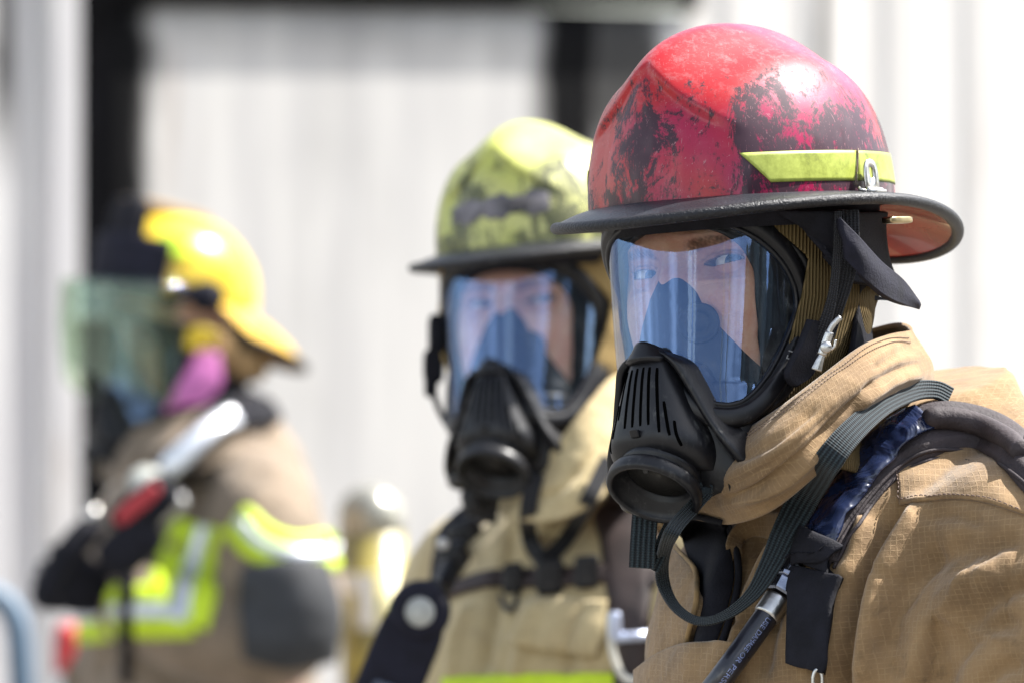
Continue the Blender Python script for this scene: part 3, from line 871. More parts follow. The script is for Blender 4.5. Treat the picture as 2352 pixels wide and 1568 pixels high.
def build_helmet(H, label, loc, paint, group=None, under=None, tape=True, bracket=True, brim_r=brim_r, brim_z=brim_z, topmat=None):
    root = thing('firefighter_helmet', label, 'helmet', loc, group)
    a = np.linspace(-np.pi, np.pi, 240, endpoint=False); q = np.linspace(0, 1, 110)
    Q, A = np.meshgrid(q, a, indexing='ij')
    P = H(*shell_pt(A, Q)); Pi = H(*shell_pt(A, Q, -.004))
    mb = MB(); mb.grid(P, cv=True); mb.grid(Pi[:90], cv=True, flip=True)
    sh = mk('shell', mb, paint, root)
    cast = BVHTree.FromPolygons([tuple(p) for p in mb.arrays()[0][:len(a) * len(q)]], [f for f in mb.f if max(f) < len(a) * len(q)])
    # brim: top sheet, edge bead, underside
    xi, fi, zi = shell_pt(a, np.zeros_like(a)); xo, fo = brim_r(a); zo = brim_z(a)
    top = []; bot = []
    for k in np.linspace(0, 1, 14):
        x = xi * .985 * (1 - k) + xo * k; f = fi * .985 * (1 - k) + fo * k
        z = .002 * (1 - k) + zo * (k ** 1.5)
        top.append(H(x, f, z + .0035)); bot.append(H(x, f, z - .0025))
    mb = MB(); mb.grid(np.array(top), cv=True); mk('brim', mb, topmat or M['brim_top'], root)
    mb = MB(); mb.grid(np.array(bot[:]), cv=True); mk('brim_underside', mb, under or M['underred'], root)
    th = np.linspace(0, 2 * np.pi, 18, endpoint=False)
    bw, bh = .0058, .0048
    C = H(xo, fo, zo); cen = H(0, 0, -.01); out = nrm(H(xo * 1.05, fo * 1.05, zo) - C); up = H.dir(0, 0, 1)
    G = C[:, None] + out[:, None] * (np.cos(th) * bw)[None, :, None] + up[None, None] * (np.sin(th) * bh)[None, :, None]
    mb = MB(); mb.grid(G, cu=True, cv=True); mk('brim_edge', mb, M['brim'], root)
    # liner band inside
    G = np.array([H(xi * k, fi * k, 0 * xi + z) for k, z in ((.93, .03), (.90, .0), (.88, -.02), (.86, -.02), (.86, .03))])
    mb = MB(); mb.grid(G, cv=True); mk('liner', mb, M['blackcloth'], root)
    def onshell(adeg, z):
        d = nrm(np.array([math.sin(R(adeg)), math.cos(R(adeg)), 0]))
        o = H(d[0] * .4, d[1] * .4, z); t = -H.dir(d[0], d[1], 0)
        l, n, i, dd = cast.ray_cast(Vector(o), Vector(t)); n = np.array(n); n = n if n @ t < 0 else -n
        return np.array(l), n
    if tape:
        for sd in (1, -1):
            for (a0, a1, cut, back) in ((38, 94, 11, 3), (96.5, 150, -2.0, 0)):
                g = []
                for k in np.linspace(0, 1, 9):
                    z = .0135 + .0245 * k
                    row = []
                    st = a0 + cut * (1 - k) + (0)
                    en = a1 + (1.5 * k if back else 0)
                    for b in np.linspace(st, en, 40):
                        l, n = onshell(sd * b, z); row.append(l + n * .0008)
                    g.append(row)
                mb = MB(); sheet(mb, np.array(g), .0010, out=None if False else H.dir(sd, 0, 0)); mk('reflective_stripe', mb, M['tape'], root)
    if bracket:
        for sd in (1, -1):
            l, n = onshell(sd * 98, .016); l2, _ = onshell(sd * 104, .016)
            s = nrm(l2 - l); s = nrm(s - n * (s @ n)); u = np.cross(s, n); u = u if u @ up > 0 else -u
            c = l + n * .007
            # D-shaped plate with a slot: ring between outline and hole
            th = np.linspace(0, 2 * np.pi, 48, endpoint=False)
            ox = .0100 * np.sign(np.cos(th)) * np.abs(np.cos(th)) ** .75; oy = np.where(np.sin(th) > 0, .0135 * np.abs(np.sin(th)), -.0125 * np.abs(np.sin(th)) ** .35)
            hx = .0032 * np.sign(np.cos(th)) * np.abs(np.cos(th)) ** .6; hy = .0045 * np.sign(np.sin(th)) * np.abs(np.sin(th)) ** .7 + .003
            def lay(X, Y, d): return c + s * X[:, None] + u * (Y[:, None]) + n * d
            mb = MB(); mb.grid(np.array([lay(hx, hy, 0), lay(ox, oy, 0), lay(ox * 1.03, oy * 1.03, .001), lay(ox, oy, .002), lay(hx, hy, .002)]), cu=True, cv=True)
            mb.rbox(c - u * .0125 + n * .003, s * .0105, n * .0065, u * .0016, .4)
            mb.tube(np.array([c - u * .0115 + s * q_ + n * .0025 for q_ in np.linspace(-.011, .011, 8)]), .0028, 12)
            mb.tube(cat(np.array([c - s * .0100 - u * .011, c - s * .016 - u * .012 + n * .004, c - s * .018 - u * .010, c - s * .013 - u * .0085 - n * .003]), 16), .0013, 8)
            br = mk('bracket', mb, M['steel'], root)
            # wire tie
            mb = MB(); pts = [onshell(sd * (92.5 + .2 * i), .010 + i * .0040) for i in range(8)]
            pts = [onshell(sd * (91 + 5.5 * i / 7), .010 + i * .0042) for i in range(8)]
            mb.tube(np.array([p[0] + p[1] * .0018 for p in pts]), .0007, 6); mk('wire', mb, M['stitch'], br)
            # brass clip under the brim
            x, f = brim_r(np.array(R(sd * 98))); cc = H(x * .96, f, -.020)
            mb = MB(); mb.rbox(cc, H.dir(0, 1, 0) * .015, H.dir(1, 0, 0) * .006, H.dir(0, 0, 1) * .0028, .35); mk('hanger_clip', mb, M['brass'], root)
    H.onshell = onshell
    return root

# ------------------------------------------------------------------ clothing
def remeshed(mb, voxel, smooth_it=4):
    v, f = mb.arrays()
    me = bpy.data.meshes.new('tmp'); me.from_pydata(v.tolist(), [], f)
    bm = bmesh.new(); bm.from_mesh(me); bmesh.ops.recalc_face_normals(bm, faces=bm.faces); bm.to_mesh(me); bm.free()
    o = bpy.data.objects.new('tmp', me); COL.objects.link(o)
    md = o.modifiers.new('r', 'REMESH'); md.mode = 'VOXEL'; md.voxel_size = voxel
    sm = o.modifiers.new('s', 'SMOOTH'); sm.iterations = smooth_it; sm.factor = .7
    dg = bpy.context.evaluated_depsgraph_get()
    m2 = bpy.data.meshes.new_from_object(o.evaluated_get(dg))
    V = np.empty(len(m2.vertices) * 3); m2.vertices.foreach_get('co', V); V = V.reshape(-1, 3)
    Nn = np.empty(len(m2.vertices) * 3); m2.vertex_normals.foreach_get('vector', Nn); Nn = Nn.reshape(-1, 3)
    F = [tuple(p.vertices) for p in m2.polygons]
    bpy.data.objects.remove(o); bpy.data.meshes.remove(me); bpy.data.meshes.remove(m2)
    return V, Nn, F

def fold(V, N, folds):
    """cloth folds: polylines measured in the photo, (points, width px, height m)"""
    view = nrm(V - np.array([0, 0, CAMZ]))
    fac = np.clip(-np.einsum('ij,ij->i', view, N) * 2.5, 0, 1)
    u, v = proj(V); D = np.zeros(len(V))
    for pts, w, h in folds:
        p = cat(pts, 30)
        best = np.full(len(V), 1e9); tb = np.zeros(len(V))
        for i in range(len(p) - 1):
            a, b = p[i], p[i + 1]; d = b - a; L = d @ d + 1e-9
            t = np.clip(((u - a[0]) * d[0] + (v - a[1]) * d[1]) / L, 0, 1)
            dist = np.hypot(u - a[0] - t * d[0], v - a[1] - t * d[1])
            k = dist < best; best = np.where(k, dist, best); tb = np.where(k, (i + t) / (len(p) - 1), tb)
        D += h * np.exp(-(best / w) ** 2) * np.clip(np.sin(np.pi * np.clip(tb, 0.02, .98)) * 2.5, 0, 1)
    return V + N * (D * fac)[:, None]

def jacket_mesh(T, voxel, folds=(), lean=0., wr=.003, arms=None, seed=0, neckw=.075, bend=0):
    mb = MB()
    rings = [(.035, -.03, neckw, .075), (.0, -.02, .11, .09), (-.035, -.01, .175, .11), (-.075, 0, .205, .135), (-.14, .01, .215, .155), (-.25, .01, .21, .162), (-.4, .01, .205, .16), (-.6, .0, .215, .165), (-.85, 0, .23, .175)]
    a = np.linspace(-np.pi, np.pi, 64, endpoint=False)
    G = np.array([T(w * np.sign(np.sin(a)) * np.abs(np.sin(a)) ** .85, c + d * np.sign(np.cos(a)) * np.abs(np.cos(a)) ** .85, 0 * a + z) for z, c, w, d in rings])
    G = np.stack([cat(G[:, j], 40) for j in range(64)], 1)
    mb.grid(G, cv=True, cap0=True, cap1=True)
    for sd in (-1, 1):
        pts = (arms or {}).get(sd) or [(.14, -.005, -.075, .075), (.20, 0, -.11, .088), (.235, .0, -.22, .088), (.25, .01, -.40, .08), (.25, .07, -.56, .07), (.22, .17, -.68, .06)]
        c = cat([p[:3] for p in pts], 40); r = cat([[p[3]] for p in pts], 40)[:, 0]
        mb.tube(T(sd * c[:, 0], c[:, 1], c[:, 2]), r, 28)
    V, N, F = remeshed(mb, voxel, 6)
    V = fold(V, N, folds)
    s = wob(V * [1, 1, .5], 28, seed) * wr + wob(V, 70, seed + 9) * wr * .35
    V = V + N * s[:, None]
    out = MB(); a = -R(T.yaw)
    loc = V - T.c
    ux = loc[:, 0] * math.cos(a * .5) + loc[:, 1] * math.sin(a * .5) * 1.0
    out.add(V, F, np.stack([ux + .12 * loc[:, 2], loc[:, 2] - .1 * ux], 1))
    return out, V, N

def trousers(T, o, mat):
    mb = MB(); zt = T.c[2]
    for sd in (-1, 1):
        p = T([sd * .08, sd * .095, sd * .10, sd * .105, sd * .105], [0, 0, .01, 0, .0], [-.70, -.85, -1.05, -1.25, -(zt - .12)])
        mb.tube(cat(p, 30), np.interp(np.linspace(0, 1, 30), [0, .3, 1], [.13, .12, .10]), 24)
    mk('trousers', mb, mat, o)
    for sd in (-1, 1):
        b = MB(); c = T(sd * .105, 0, -zt)
        fd = T(0, 1, 0) - T(0, 0, 0); sdv = T(1, 0, 0) - T(0, 0, 0)
        b.rbox(c + fd * .05 + [0, 0, .055], sdv * .055, fd * .15, np.array([0, 0, .055]), .6)
        b.tube(np.array([c + [0, 0, .05], c + [0, 0, .15], c + [0, 0, .26]]), [.06, .058, .065], 20)
        mk('boot', b, M['boot'], o)

# ------------------------------------------------------------------ extra helpers
def free_path(caster, px, off, n=80, dYfall=None, sm=6, far=99.):
    """points in front of the cloth by off metres; keeps its last depth where nothing is behind"""
    c = cat(px, n); Ys = np.full(n, np.nan)
    for i, (u, v) in enumerate(c[:, :2]):
        h = caster.hit(u, v)
        if h is not None and h[0][1] < far: Ys[i] = h[0][1]
    ok = ~np.isnan(Ys)
    if dYfall is not None:
        for i, y in dYfall.items(): Ys[int(i * (n - 1))] = y
        ok = ~np.isnan(Ys)
    Ys = np.interp(np.arange(n), np.where(ok)[0], Ys[ok])
    o = np.ones(n) * off if np.isscalar(off) else np.interp(np.linspace(0, 1, n), np.linspace(0, 1, len(off)), off)
    Ys = Ys - o
    raw = Ys.copy()
    for k_ in range(sm):
        for _ in range(6): Ys[1:-1] = (Ys[:-2] + 2 * Ys[1:-1] + Ys[2:]) / 4
        if k_ < sm - 2: Ys = np.minimum(Ys, raw + o * .35)
    return np.array([W(u, v, y) for (u, v), y in zip(c[:, :2], Ys)])

def strip3(mb, P, w, t=.002, N=None, m=9, flat=False):
    """webbing with UV"""
    n = len(P); w = np.interp(np.linspace(0, 1, n), np.linspace(0, 1, len(np.atleast_1d(w))), np.atleast_1d(w))
    N = np.tile([0, -1., 0.], (n, 1)) if N is None else np.asarray(N, float)
    T = np.gradient(P, axis=0)
    if flat: T = T * [1, .12, 1]
    T = nrm(T); B = nrm(np.cross(T, nrm(N)))
    if flat:
        for _ in range(10): B[1:-1] = (B[:-2] + 2 * B[1:-1] + B[2:]) / 4
        B = nrm(B)
    a = np.linspace(-.5, .5, m)
    G = P[:, None] + B[:, None] * (a[None, :, None] * w[:, None, None])
    L = np.r_[0, np.cumsum(np.linalg.norm(np.diff(P, axis=0), axis=1))]
    full = np.max(w)
    uv = np.stack(np.broadcast_arrays((a[None, :] + .5) * full, L[:, None]), -1)
    sheet(mb, G, t, out=N.mean(0), uv=uv)

def px3(rows, Y):
    return [[W(u, v, Y + d) for u, v, d in r] for r in rows]

def stitches(mb, P, N, step=.0035, ln=.0022, r=.00035):
    L = np.r_[0, np.cumsum(np.linalg.norm(np.diff(P, axis=0), axis=1))]
    k = 0.
    while k + ln < L[-1]:
        a = np.array([np.interp(k, L, P[:, j]) for j in range(3)]); b = np.array([np.interp(k + ln, L, P[:, j]) for j in range(3)])
        n = np.array([np.interp(k, L, N[:, j]) for j in range(3)])
        mb.tube(np.array([a + n * .0002, (a + b) / 2 + n * .0007, b + n * .0002]), r, 5); k += step

def ring_surface(rows, Y, nu=160, nv=40):
    rr = np.array([cat([W(u, v, Y + d) for u, v, d in r], nu, closed=True) for r in rows])
    return np.stack([cat(rr[:, j], nv) for j in range(nu)], 1)

def collar(name, rows, Y, mat, parent, t=.004, wr=.0028, seed=5, folds=()):
    G = ring_surface(rows, Y)
    N = normals(G, cv=True); c = G.mean((0, 1))
    if np.mean(np.einsum('ijk,ijk->ij', N, G - c)) < 0: N = -N
    edge = np.sin(np.linspace(0, np.pi, G.shape[0])) ** .5
    d = wob(G * [1, 1, 1.], 40, seed) * wr + wob(G, 90, seed + 4) * wr * .35
    G2 = G + N * (d * edge[:, None])[..., None]
    if folds:
        V = fold(G2.reshape(-1, 3), N.reshape(-1, 3), folds); G2 = V.reshape(G.shape)
    L = np.r_[0, np.cumsum(np.linalg.norm(np.diff(G[20], axis=0), axis=1))]
    H_ = np.linspace(0, .075, G.shape[0])
    uv = np.stack(np.broadcast_arrays(L[None, :], H_[:, None]), -1)
    Gi = G2 - N * t
    mb = MB(); mb.grid(np.concatenate([G2, Gi[::-1]]), cu=True, cv=True, uv=np.concatenate([uv, uv[::-1]]))
    o = mk(name, mb, mat, parent)
    return o, mb, G2, N

def hood(H, mat, parent, grow=.014, low=-.165, top=.11):
    z = np.linspace(top, low, 90); a = np.linspace(0, 1, 240)
    Z, A = np.meshgrid(z, a, indexing='ij')
    A0 = R(1) * np.interp(Z, [-.16, -.125, -.07, .0, .02, .035, .05, .11], [32, 42, 62, 70, 54, 34, 18, 18])
    A = A0 + (2 * np.pi - 2 * A0) * A
    Wd = np.interp(Z, ZT[::-1], WT[::-1]); F = np.interp(Z, ZT[::-1], FT[::-1]); B = np.interp(Z, ZT[::-1], BT[::-1])
    k = sstep(Z, -.06, -.16)
    Wd = Wd * (1 - k) + .080 * k + grow; F = F * (1 - k) + .05 * k + grow * .5; B = B * (1 - k) + .09 * k + grow
    x = Wd * np.sin(A); f = np.where(np.cos(A) > 0, F, B) * np.cos(A)
    P = H(x, f, Z); N = normals(P)
    if np.mean(np.einsum('ijk,ijk->ij', N, P - P.mean((0, 1)))) < 0: N = -N
    P = P + N * (wob(P, 45, 2) * .003)[..., None]
    mb = MB(); uv = np.stack([A * .1, Z], -1)
    sheet(mb, P, .003, out=None, uv=uv)
    o = mk('hood', mb, mat, parent)
    return o, mb

# ================================================================== PERSON 1 (red helmet, in focus)
H1 = head_frame(1693, 646, Y1, 40, 8, 8)
HH1 = head_frame(1704, 481, Y1, 40, -1, 4, .985)
L1 = tuple(W(1960, 784, Y1)); L1 = (L1[0], L1[1], 0.0)
T1 = torso_frame(W(2030, 1012, Y1 + .05), 60, .25)
p1 = build_body('person', H1, T1, M['skin'], .080, L1, 'firefighter nearest the camera in tan turnout coat, head turned to look out through the mask', gaze=(-.06, -1, .05))
trousers(T1, p1, M['trouser'])
folds1 = [([(2085, 1140), (2020, 1230), (1965, 1340), (1925, 1568), (1910, 1640)], 22, -.016),
          ([(2150, 1150), (2060, 1260), (2005, 1380), (1968, 1600)], 34, .010),
          ([(2250, 1230), (2130, 1300), (2060, 1400), (2040, 1520)], 26, -.007),
          ([(2300, 1290), (2200, 1350), (2120, 1450), (2100, 1600)], 30, .007),
          ([(2352, 1420), (2270, 1440), (2190, 1500), (2150, 1600)], 26, -.007),
          ([(1880, 1130), (1790, 1260), (1720, 1400), (1680, 1568)], 24, .008),
          ([(1850, 1190), (1790, 1330), (1760, 1480), (1750, 1568)], 18, -.006),
          ([(1770, 1190), (1715, 1300), (1690, 1420), (1660, 1560)], 18, -.006),
          ([(1700, 1230), (1670, 1330), (1655, 1450), (1640, 1568)], 22, .007)]
folds1 = [(a_, b_, c_ * 1.5) for a_, b_, c_ in folds1]
folds1 += [([(1890, 1340), (1880, 1450), (1850, 1568)], 10, -.004), ([(1745, 1330), (1730, 1430), (1700, 1560)], 8, -.004), ([(1720, 1260), (1705, 1340), (1690, 1400)], 9, .005), ([(1690, 1440), (1740, 1425), (1790, 1440)], 7, -.003),
           ([(2150, 1240), (2120, 1330), (2060, 1420)], 9, -.004), ([(2230, 1300), (2200, 1380), (2130, 1440)], 9, .005), ([(2290, 1250), (2240, 1320), (2230, 1400)], 8, -.004), ([(2170, 1400), (2230, 1450), (2330, 1470)], 10, .005), ([(2010, 1420), (2030, 1500), (2090, 1568)], 9, -.004), ([(2100, 1470), (2090, 1530), (2050, 1600)], 10, .005), ([(2350, 1250), (2310, 1330), (2300, 1430)], 9, -.004),
           ([(1990, 1300), (2030, 1330), (2090, 1330)], 8, -.003)]
folds1 += [([(2352, 1230), (2260, 1260), (2180, 1330)], 22, -.008), ([(2400, 1330), (2300, 1360), (2220, 1430), (2190, 1520)], 20, -.010), ([(2230, 1440), (2170, 1520), (2150, 1600)], 16, .008), ([(2352, 1520), (2290, 1540), (2240, 1600)], 20, -.009), ([(2120, 1200), (2180, 1180), (2260, 1200)], 14, -.005), ([(1990, 1180), (1960, 1280), (1930, 1330)], 18, .010)]
j1, V1, N1 = jacket_mesh(T1, .0042, folds1, wr=.0034, seed=1, arms={-1: [(.14, -.02, -.075, .07), (.19, -.05, -.11, .08), (.20, -.10, -.22, .08), (.19, -.14, -.40, .075), (.2, -.1, -.56, .07), (.2, .0, -.68, .06)]})
jk1 = mk('jacket', j1, M['tan'], p1)
crows1 = [
 [(2096, 756, .03), (2040, 768, -.035), (1975, 795, -.085), (1890, 858, -.118), (1795, 930, -.128), (1715, 985, -.112), (1665, 1030, -.085), (1610, 1075, -.04), (1590, 1010, .04), (1720, 880, .09), (1900, 790, .11), (2050, 742, .09)],
 [(2112, 775, .03), (2055, 785, -.045), (1985, 820, -.10), (1895, 890, -.138), (1800, 960, -.148), (1722, 1010, -.130), (1660, 1055, -.10), (1600, 1095, -.045), (1580, 1030, .045), (1715, 900, .10), (1900, 805, .12), (2065, 758, .10)],
 [(2142, 830, .04), (2085, 845, -.055), (1985, 895, -.125), (1875, 985, -.160), (1775, 1055, -.168), (1695, 1090, -.145), (1635, 1120, -.11), (1570, 1130, -.05), (1570, 1060, .05), (1720, 950, .12), (1930, 850, .14), (2095, 805, .12)],
 [(2146, 895, .07), (2080, 925, -.03), (1970, 1003, -.105), (1868, 1098, -.132), (1774, 1172, -.135), (1690, 1202, -.110), (1628, 1198, -.07), (1575, 1180, -.02), (1600, 1120, .05), (1750, 1020, .12), (1950, 930, .15), (2105, 880, .13)]]
col1, cmb1, CG1, CN1 = collar('collar', crows1, Y1, M['tan'], p1, wr=.0045, folds=[([(1640, 1150), (1740, 1120), (1850, 1040), (1940, 950), (2010, 880)], 9, -.007), ([(1700, 1150), (1790, 1110), (1880, 1030)], 9, .006), ([(1680, 1060), (1780, 1010), (1880, 930)], 10, -.005), ([(1640, 1130), (1750, 1080), (1860, 1000), (1960, 900)], 12, -.004), ([(1660, 1160), (1800, 1110), (1920, 1000)], 12, .003), ([(2000, 850), (2080, 800), (2120, 790)], 10, -.004), ([(1980, 900), (2060, 850), (2130, 830)], 12, -.005), ([(1960, 940), (2050, 880), (2130, 860)], 12, .005)])
hd1, hmb1 = hood(H1, M['hood'], p1)
c_hood = Caster(hmb1); c_j1 = Caster(j1); c_all1 = Caster(j1, cmb1)
st = MB()
for r_ in (4, 6):
    st = MB(); P = CG1[r_, 8:70]; stitches(st, P + CN1[r_, 8:70] * .0004, CN1[r_, 8:70]); mk('collar_seam', st, M['stitch'], col1)
st = MB()
for px in ([(2062, 1090), (2066, 1120), (2074, 1150), (2180, 1142), (2270, 1150), (2352, 1180)],):
    P, N = c_j1.path(px, 90); stitches(st, P + N * .0040, N, .005, .003, .0005)
# yoke over the shoulder
ymb = MB(); c_j1.patch(ymb, [[(2060, 1010), (2130, 1000), (2230, 1000), (2330, 1040), (2420, 1090)], [(2062, 1080), (2140, 1060), (2240, 1070), (2340, 1110), (2430, 1160)], [(2070, 1160), (2150, 1148), (2240, 1150), (2330, 1175), (2430, 1215)]], 60, 26, .0022, .0012)
yk = mk('shoulder_yoke', ymb, M['tan'], p1)
mk('yoke_seam', st, M['stitch'], yk)

# front opening: dark lining, standing flap edge
c_f = Caster(j1, cmb1)
f_ = MB(); Gl = c_f.patch(f_, [[(1560, 1190), (1610, 1185), (1668, 1200)], [(1585, 1270), (1635, 1270), (1680, 1275)], [(1610, 1350), (1650, 1360), (1684, 1340)], [(1610, 1430), (1640, 1440), (1664, 1430)], [(1595, 1520), (1615, 1525), (1632, 1520)], [(1570, 1600), (1590, 1600), (1606, 1600)]], 30, 60, .003, .002, bulge=.002); mk('opening_lining', f_, M['blackcloth'], p1)
c_f2 = Caster(j1, f_)
f_ = MB(); G = c_f.patch(f_, [[(1530, 1195), (1538, 1204), (1546, 1214)], [(1530, 1240), (1552, 1256), (1578, 1277)], [(1536, 1290), (1582, 1305), (1624, 1325)], [(1544, 1335), (1590, 1350), (1634, 1352)], [(1535, 1400), (1580, 1410), (1624, 1420)], [(1518, 1480), (1560, 1485), (1604, 1500)], [(1505, 1600), (1535, 1600), (1574, 1600)]], 40, 90, .004, .008, bulge=.004, sm=14)
fl1 = mk('front_flap', f_, M['tan'], p1); fmb = f_
f_ = MB(); f_.tube(G[:, -1] + [0, -.001, 0], .0024, 8); mk('flap_piping', f_, M['leather'], fl1)
f_ = MB(); f_.tube(cat([c_f.hit(u, v)[0] + [0, -.006, 0] for u, v in ((1672, 1205), (1692, 1270), (1694, 1340), (1672, 1430), (1640, 1520), (1610, 1600))], 60), .003, 8); mk('opening_edge', f_, M['blackcloth'], p1)
# fastening loop on the chest
lp = MB(); P = free_path(c_all1, [(1690, 1282), (1686, 1250), (1702, 1222), (1740, 1206), (1790, 1208), (1850, 1212)], [.004, .016, .020, .016, .012, .008], 50)
strip3(lp, P, [.012, .013, .016, .022, .022, .022], .003); mk('chest_loop', lp, M['tan'], p1)
pk = MB(); G = c_f.patch(pk, [[(1500, 1540), (1560, 1500), (1620, 1480), (1690, 1478)], [(1500, 1570), (1560, 1550), (1630, 1530), (1700, 1520)], [(1495, 1680), (1560, 1680), (1640, 1680), (1720, 1680)]], 40, 40, .005, .012, bulge=.006, sm=14)
mk('pocket', pk, M['tan'], p1)
c_all1 = Caster(j1, cmb1, fmb, pk)

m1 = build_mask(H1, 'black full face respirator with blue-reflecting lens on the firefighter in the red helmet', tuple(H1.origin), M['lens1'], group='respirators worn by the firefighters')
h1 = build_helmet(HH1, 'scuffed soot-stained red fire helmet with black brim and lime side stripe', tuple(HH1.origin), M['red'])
# scratched number on the rim of the mask
def text_on(name, body, p, xdir, ydir, size, mat, parent, extrude=.0002):
    cu = bpy.data.curves.new(name, 'FONT'); cu.body = body; cu.size = size; cu.extrude = extrude; cu.align_x = 'CENTER'; cu.align_y = 'CENTER'
    o = bpy.data.objects.new(name, cu); COL.objects.link(o)
    me = bpy.data.meshes.new_from_object(o.evaluated_get(bpy.context.evaluated_depsgraph_get()))
    bpy.data.objects.remove(o)
    x = nrm(np.asarray(xdir, float)); y = np.asarray(ydir, float); y = nrm(y - x * (x @ y)); z = np.cross(x, y)
    V = np.array([v.co[:] for v in me.vertices]); F = [tuple(q.vertices) for q in me.polygons]
    bpy.data.meshes.remove(me)
    mb = MB(); mb.add(np.asarray(p) + V[:, :1] * x + V[:, 1:2] * y + V[:, 2:] * z, F)
    return mk(name, mb, mat, parent, smooth=False)

# ------------------------------------------------------------------ person 1: straps, flaps, hose
# chin strap and neck cover belong to the helmet
def strap_on_head(root, px, w, off, name='chin_strap', mat='webblack', N=None, t=.0022):
    P = free_path(c_hood, px, off, 60, sm=8)
    mb = MB(); strip3(mb, P, w, t, N); return mk(name, mb, M[mat], root), P
strap_on_head(h1, [(1948, 482), (1948, 560), (1938, 640), (1922, 700), (1905, 760), (1885, 800)], [.0175, .0175, .016, .012, .010], [.050, .045, .035, .025, .018])
strap_on_head(h1, [(1925, 486), (1922, 580), (1915, 660), (1902, 720), (1880, 775), (1845, 830)], [.006, .006, .007, .010, .012], [.052, .046, .034, .026, .022])
def cps(name, rows, Y, t, mat, root, nu=30, nv=30, wr=.0015, fr=60, uvs=True, seed=3):
    G = surf(px3(rows, Y), nu, nv); G = G + np.array([0, -1., .0]) * (wob(G, fr, seed) * wr)[..., None]
    mb = MB(); sheet(mb, G, t, out=(0, -1, 0), uv=np.stack([G[..., 0], G[..., 2]], -1)); return mk(name, mb, M[mat], root), G
cps('neck_cover', [[(1780, 486, -.115), (1860, 486, -.12), (1935, 488, -.10), (2040, 488, .01)], [(1800, 500, -.112), (1870, 530, -.112), (1950, 540, -.085), (2036, 530, .02)], [(1840, 520, -.108), (1895, 575, -.100), (1960, 590, -.070), (2046, 600, .03)], [(1925, 600, -.10), (1950, 640, -.085), (2000, 655, -.05), (2074, 668, .035)]], Y1, .004, 'blackcloth', h1, wr=.003)
cps('neck_flap', [[(1930, 500, -.125), (1975, 545, -.118), (2025, 600, -.085), (2075, 642, -.035), (2112, 690, .0)], [(1935, 545, -.128), (1980, 585, -.120), (2030, 635, -.088), (2080, 675, -.035), (2116, 700, .0)], [(1940, 595, -.122), (1985, 640, -.112), (2035, 680, -.08), (2082, 702, -.03), (2112, 712, .005)]], Y1, .006, 'navycloth', h1, wr=.002)
cps('neck_cover_hem', [[(1990, 672, -.02), (2030, 684, 0), (2075, 690, .03)], [(1992, 690, -.02), (2030, 690, 0), (2072, 696, .03)]], Y1, .004, 'blackcloth', h1, 12, 8)
cps('jaw_pad', [[(1868, 735, -.115), (1892, 740, -.100), (1910, 760, -.09)], [(1840, 800, -.125), (1870, 808, -.11), (1893, 815, -.10)], [(1815, 850, -.13), (1840, 860, -.12), (1866, 862, -.11)], [(1812, 870, -.13), (1828, 885, -.125), (1842, 880, -.12)]], Y1, .006, 'blackcloth', h1)
cps('liner_drape', [[(1985, 600, -.04), (2000, 620, -.02), (2010, 640, 0)], [(1975, 680, -.05), (1992, 690, -.03), (2002, 700, 0)], [(1965, 780, -.06), (1985, 790, -.03), (2005, 790, .0)], [(1950, 840, -.06), (1975, 850, -.04), (2000, 850, 0)]], Y1, .004, 'blackcloth', p1)
# buckle of the chin strap
bk = MB(); Yb = Y1 - .128
def pt(u, v, d=0.): return W(u, v, Yb + d)
bk.sweep(cat([pt(1931, 728), pt(1912, 748), pt(1900, 772)], 12), np.tile([0, -1., 0], (12, 1)), [(-.0022, -.0008), (-.0022, .0008), (.0022, .0008), (.0022, -.0008)])
bk.sweep(cat([pt(1906, 762), pt(1896, 790), pt(1887, 815)], 12), np.tile([0, -1., 0], (12, 1)), [(-.0034, -.001), (-.0034, .001), (.0034, .001), (.0034, -.001)])
bk.lathe(pt(1897, 797, -.001), (0, -1, 0), [(.0001, .0026), (.0042, .0026), (.0046, .001), (.0046, -.001)], 20)
bk.sweep(cat([pt(1890, 812), pt(1882, 830), pt(1875, 850)], 12), np.tile([0, -1., 0], (12, 1)), np.array([[(-w_, -.0008), (-w_, .0008), (w_, .0008), (w_, -.0008)] for w_ in np.linspace(.0022, .0042, 12)]))
bk.tube(cat([pt(1908, 803), pt(1916, 795), pt(1919, 780)], 12), .0011, 8)
mk('buckle', bk, M['steel'], h1)

# neck strap of the respirator (elastic webbing loop)
m1s = MB()
P = free_path(c_all1, [(1622, 1128), (1590, 1165), (1548, 1215), (1524, 1280), (1526, 1340), (1556, 1395), (1608, 1424), (1668, 1410), (1728, 1362), (1772, 1290), (1812, 1205), (1868, 1108), (1938, 1010), (2020, 935), (2095, 898), (2150, 893), (2184, 908)],
              [.03, .05, .06, .05, .04, .034, .038, .045, .045, .028, .016, .010], 150, sm=16, dYfall={0: Y1 - .09, .12: Y1 - .16})
n = len(P); k = np.linspace(0, 1, n)
Nn = np.stack([np.interp(k, [0, .12, .3, .45, .6, .8, 1], [.3, .5, .9, .5, .2, .0, .0]), -np.ones(n), np.interp(k, [0, .2, .35, .45, .6, .8, 1], [.5, .2, .9, 1.4, .7, .5, .8])], 1)
strip3(m1s, P, [.011, .012, .013, .012, .009, .007, .010, .016, .021, .024, .024, .022, .020, .018, .018, .017], .0022, Nn, 13, flat=True)
mk('neck_strap', m1s, M['web'], m1)
m1s = MB()
P = cat([W(1484, 1150, Y1 - .075), W(1480, 1200, Y1 - .08), W(1476, 1260, Y1 - .082), W(1474, 1304, Y1 - .08)], 40)
strip3(m1s, P, [.0205, .0205, .0205, .0205], .002, np.tile([-.15, -1., 0], (40, 1)), 13)
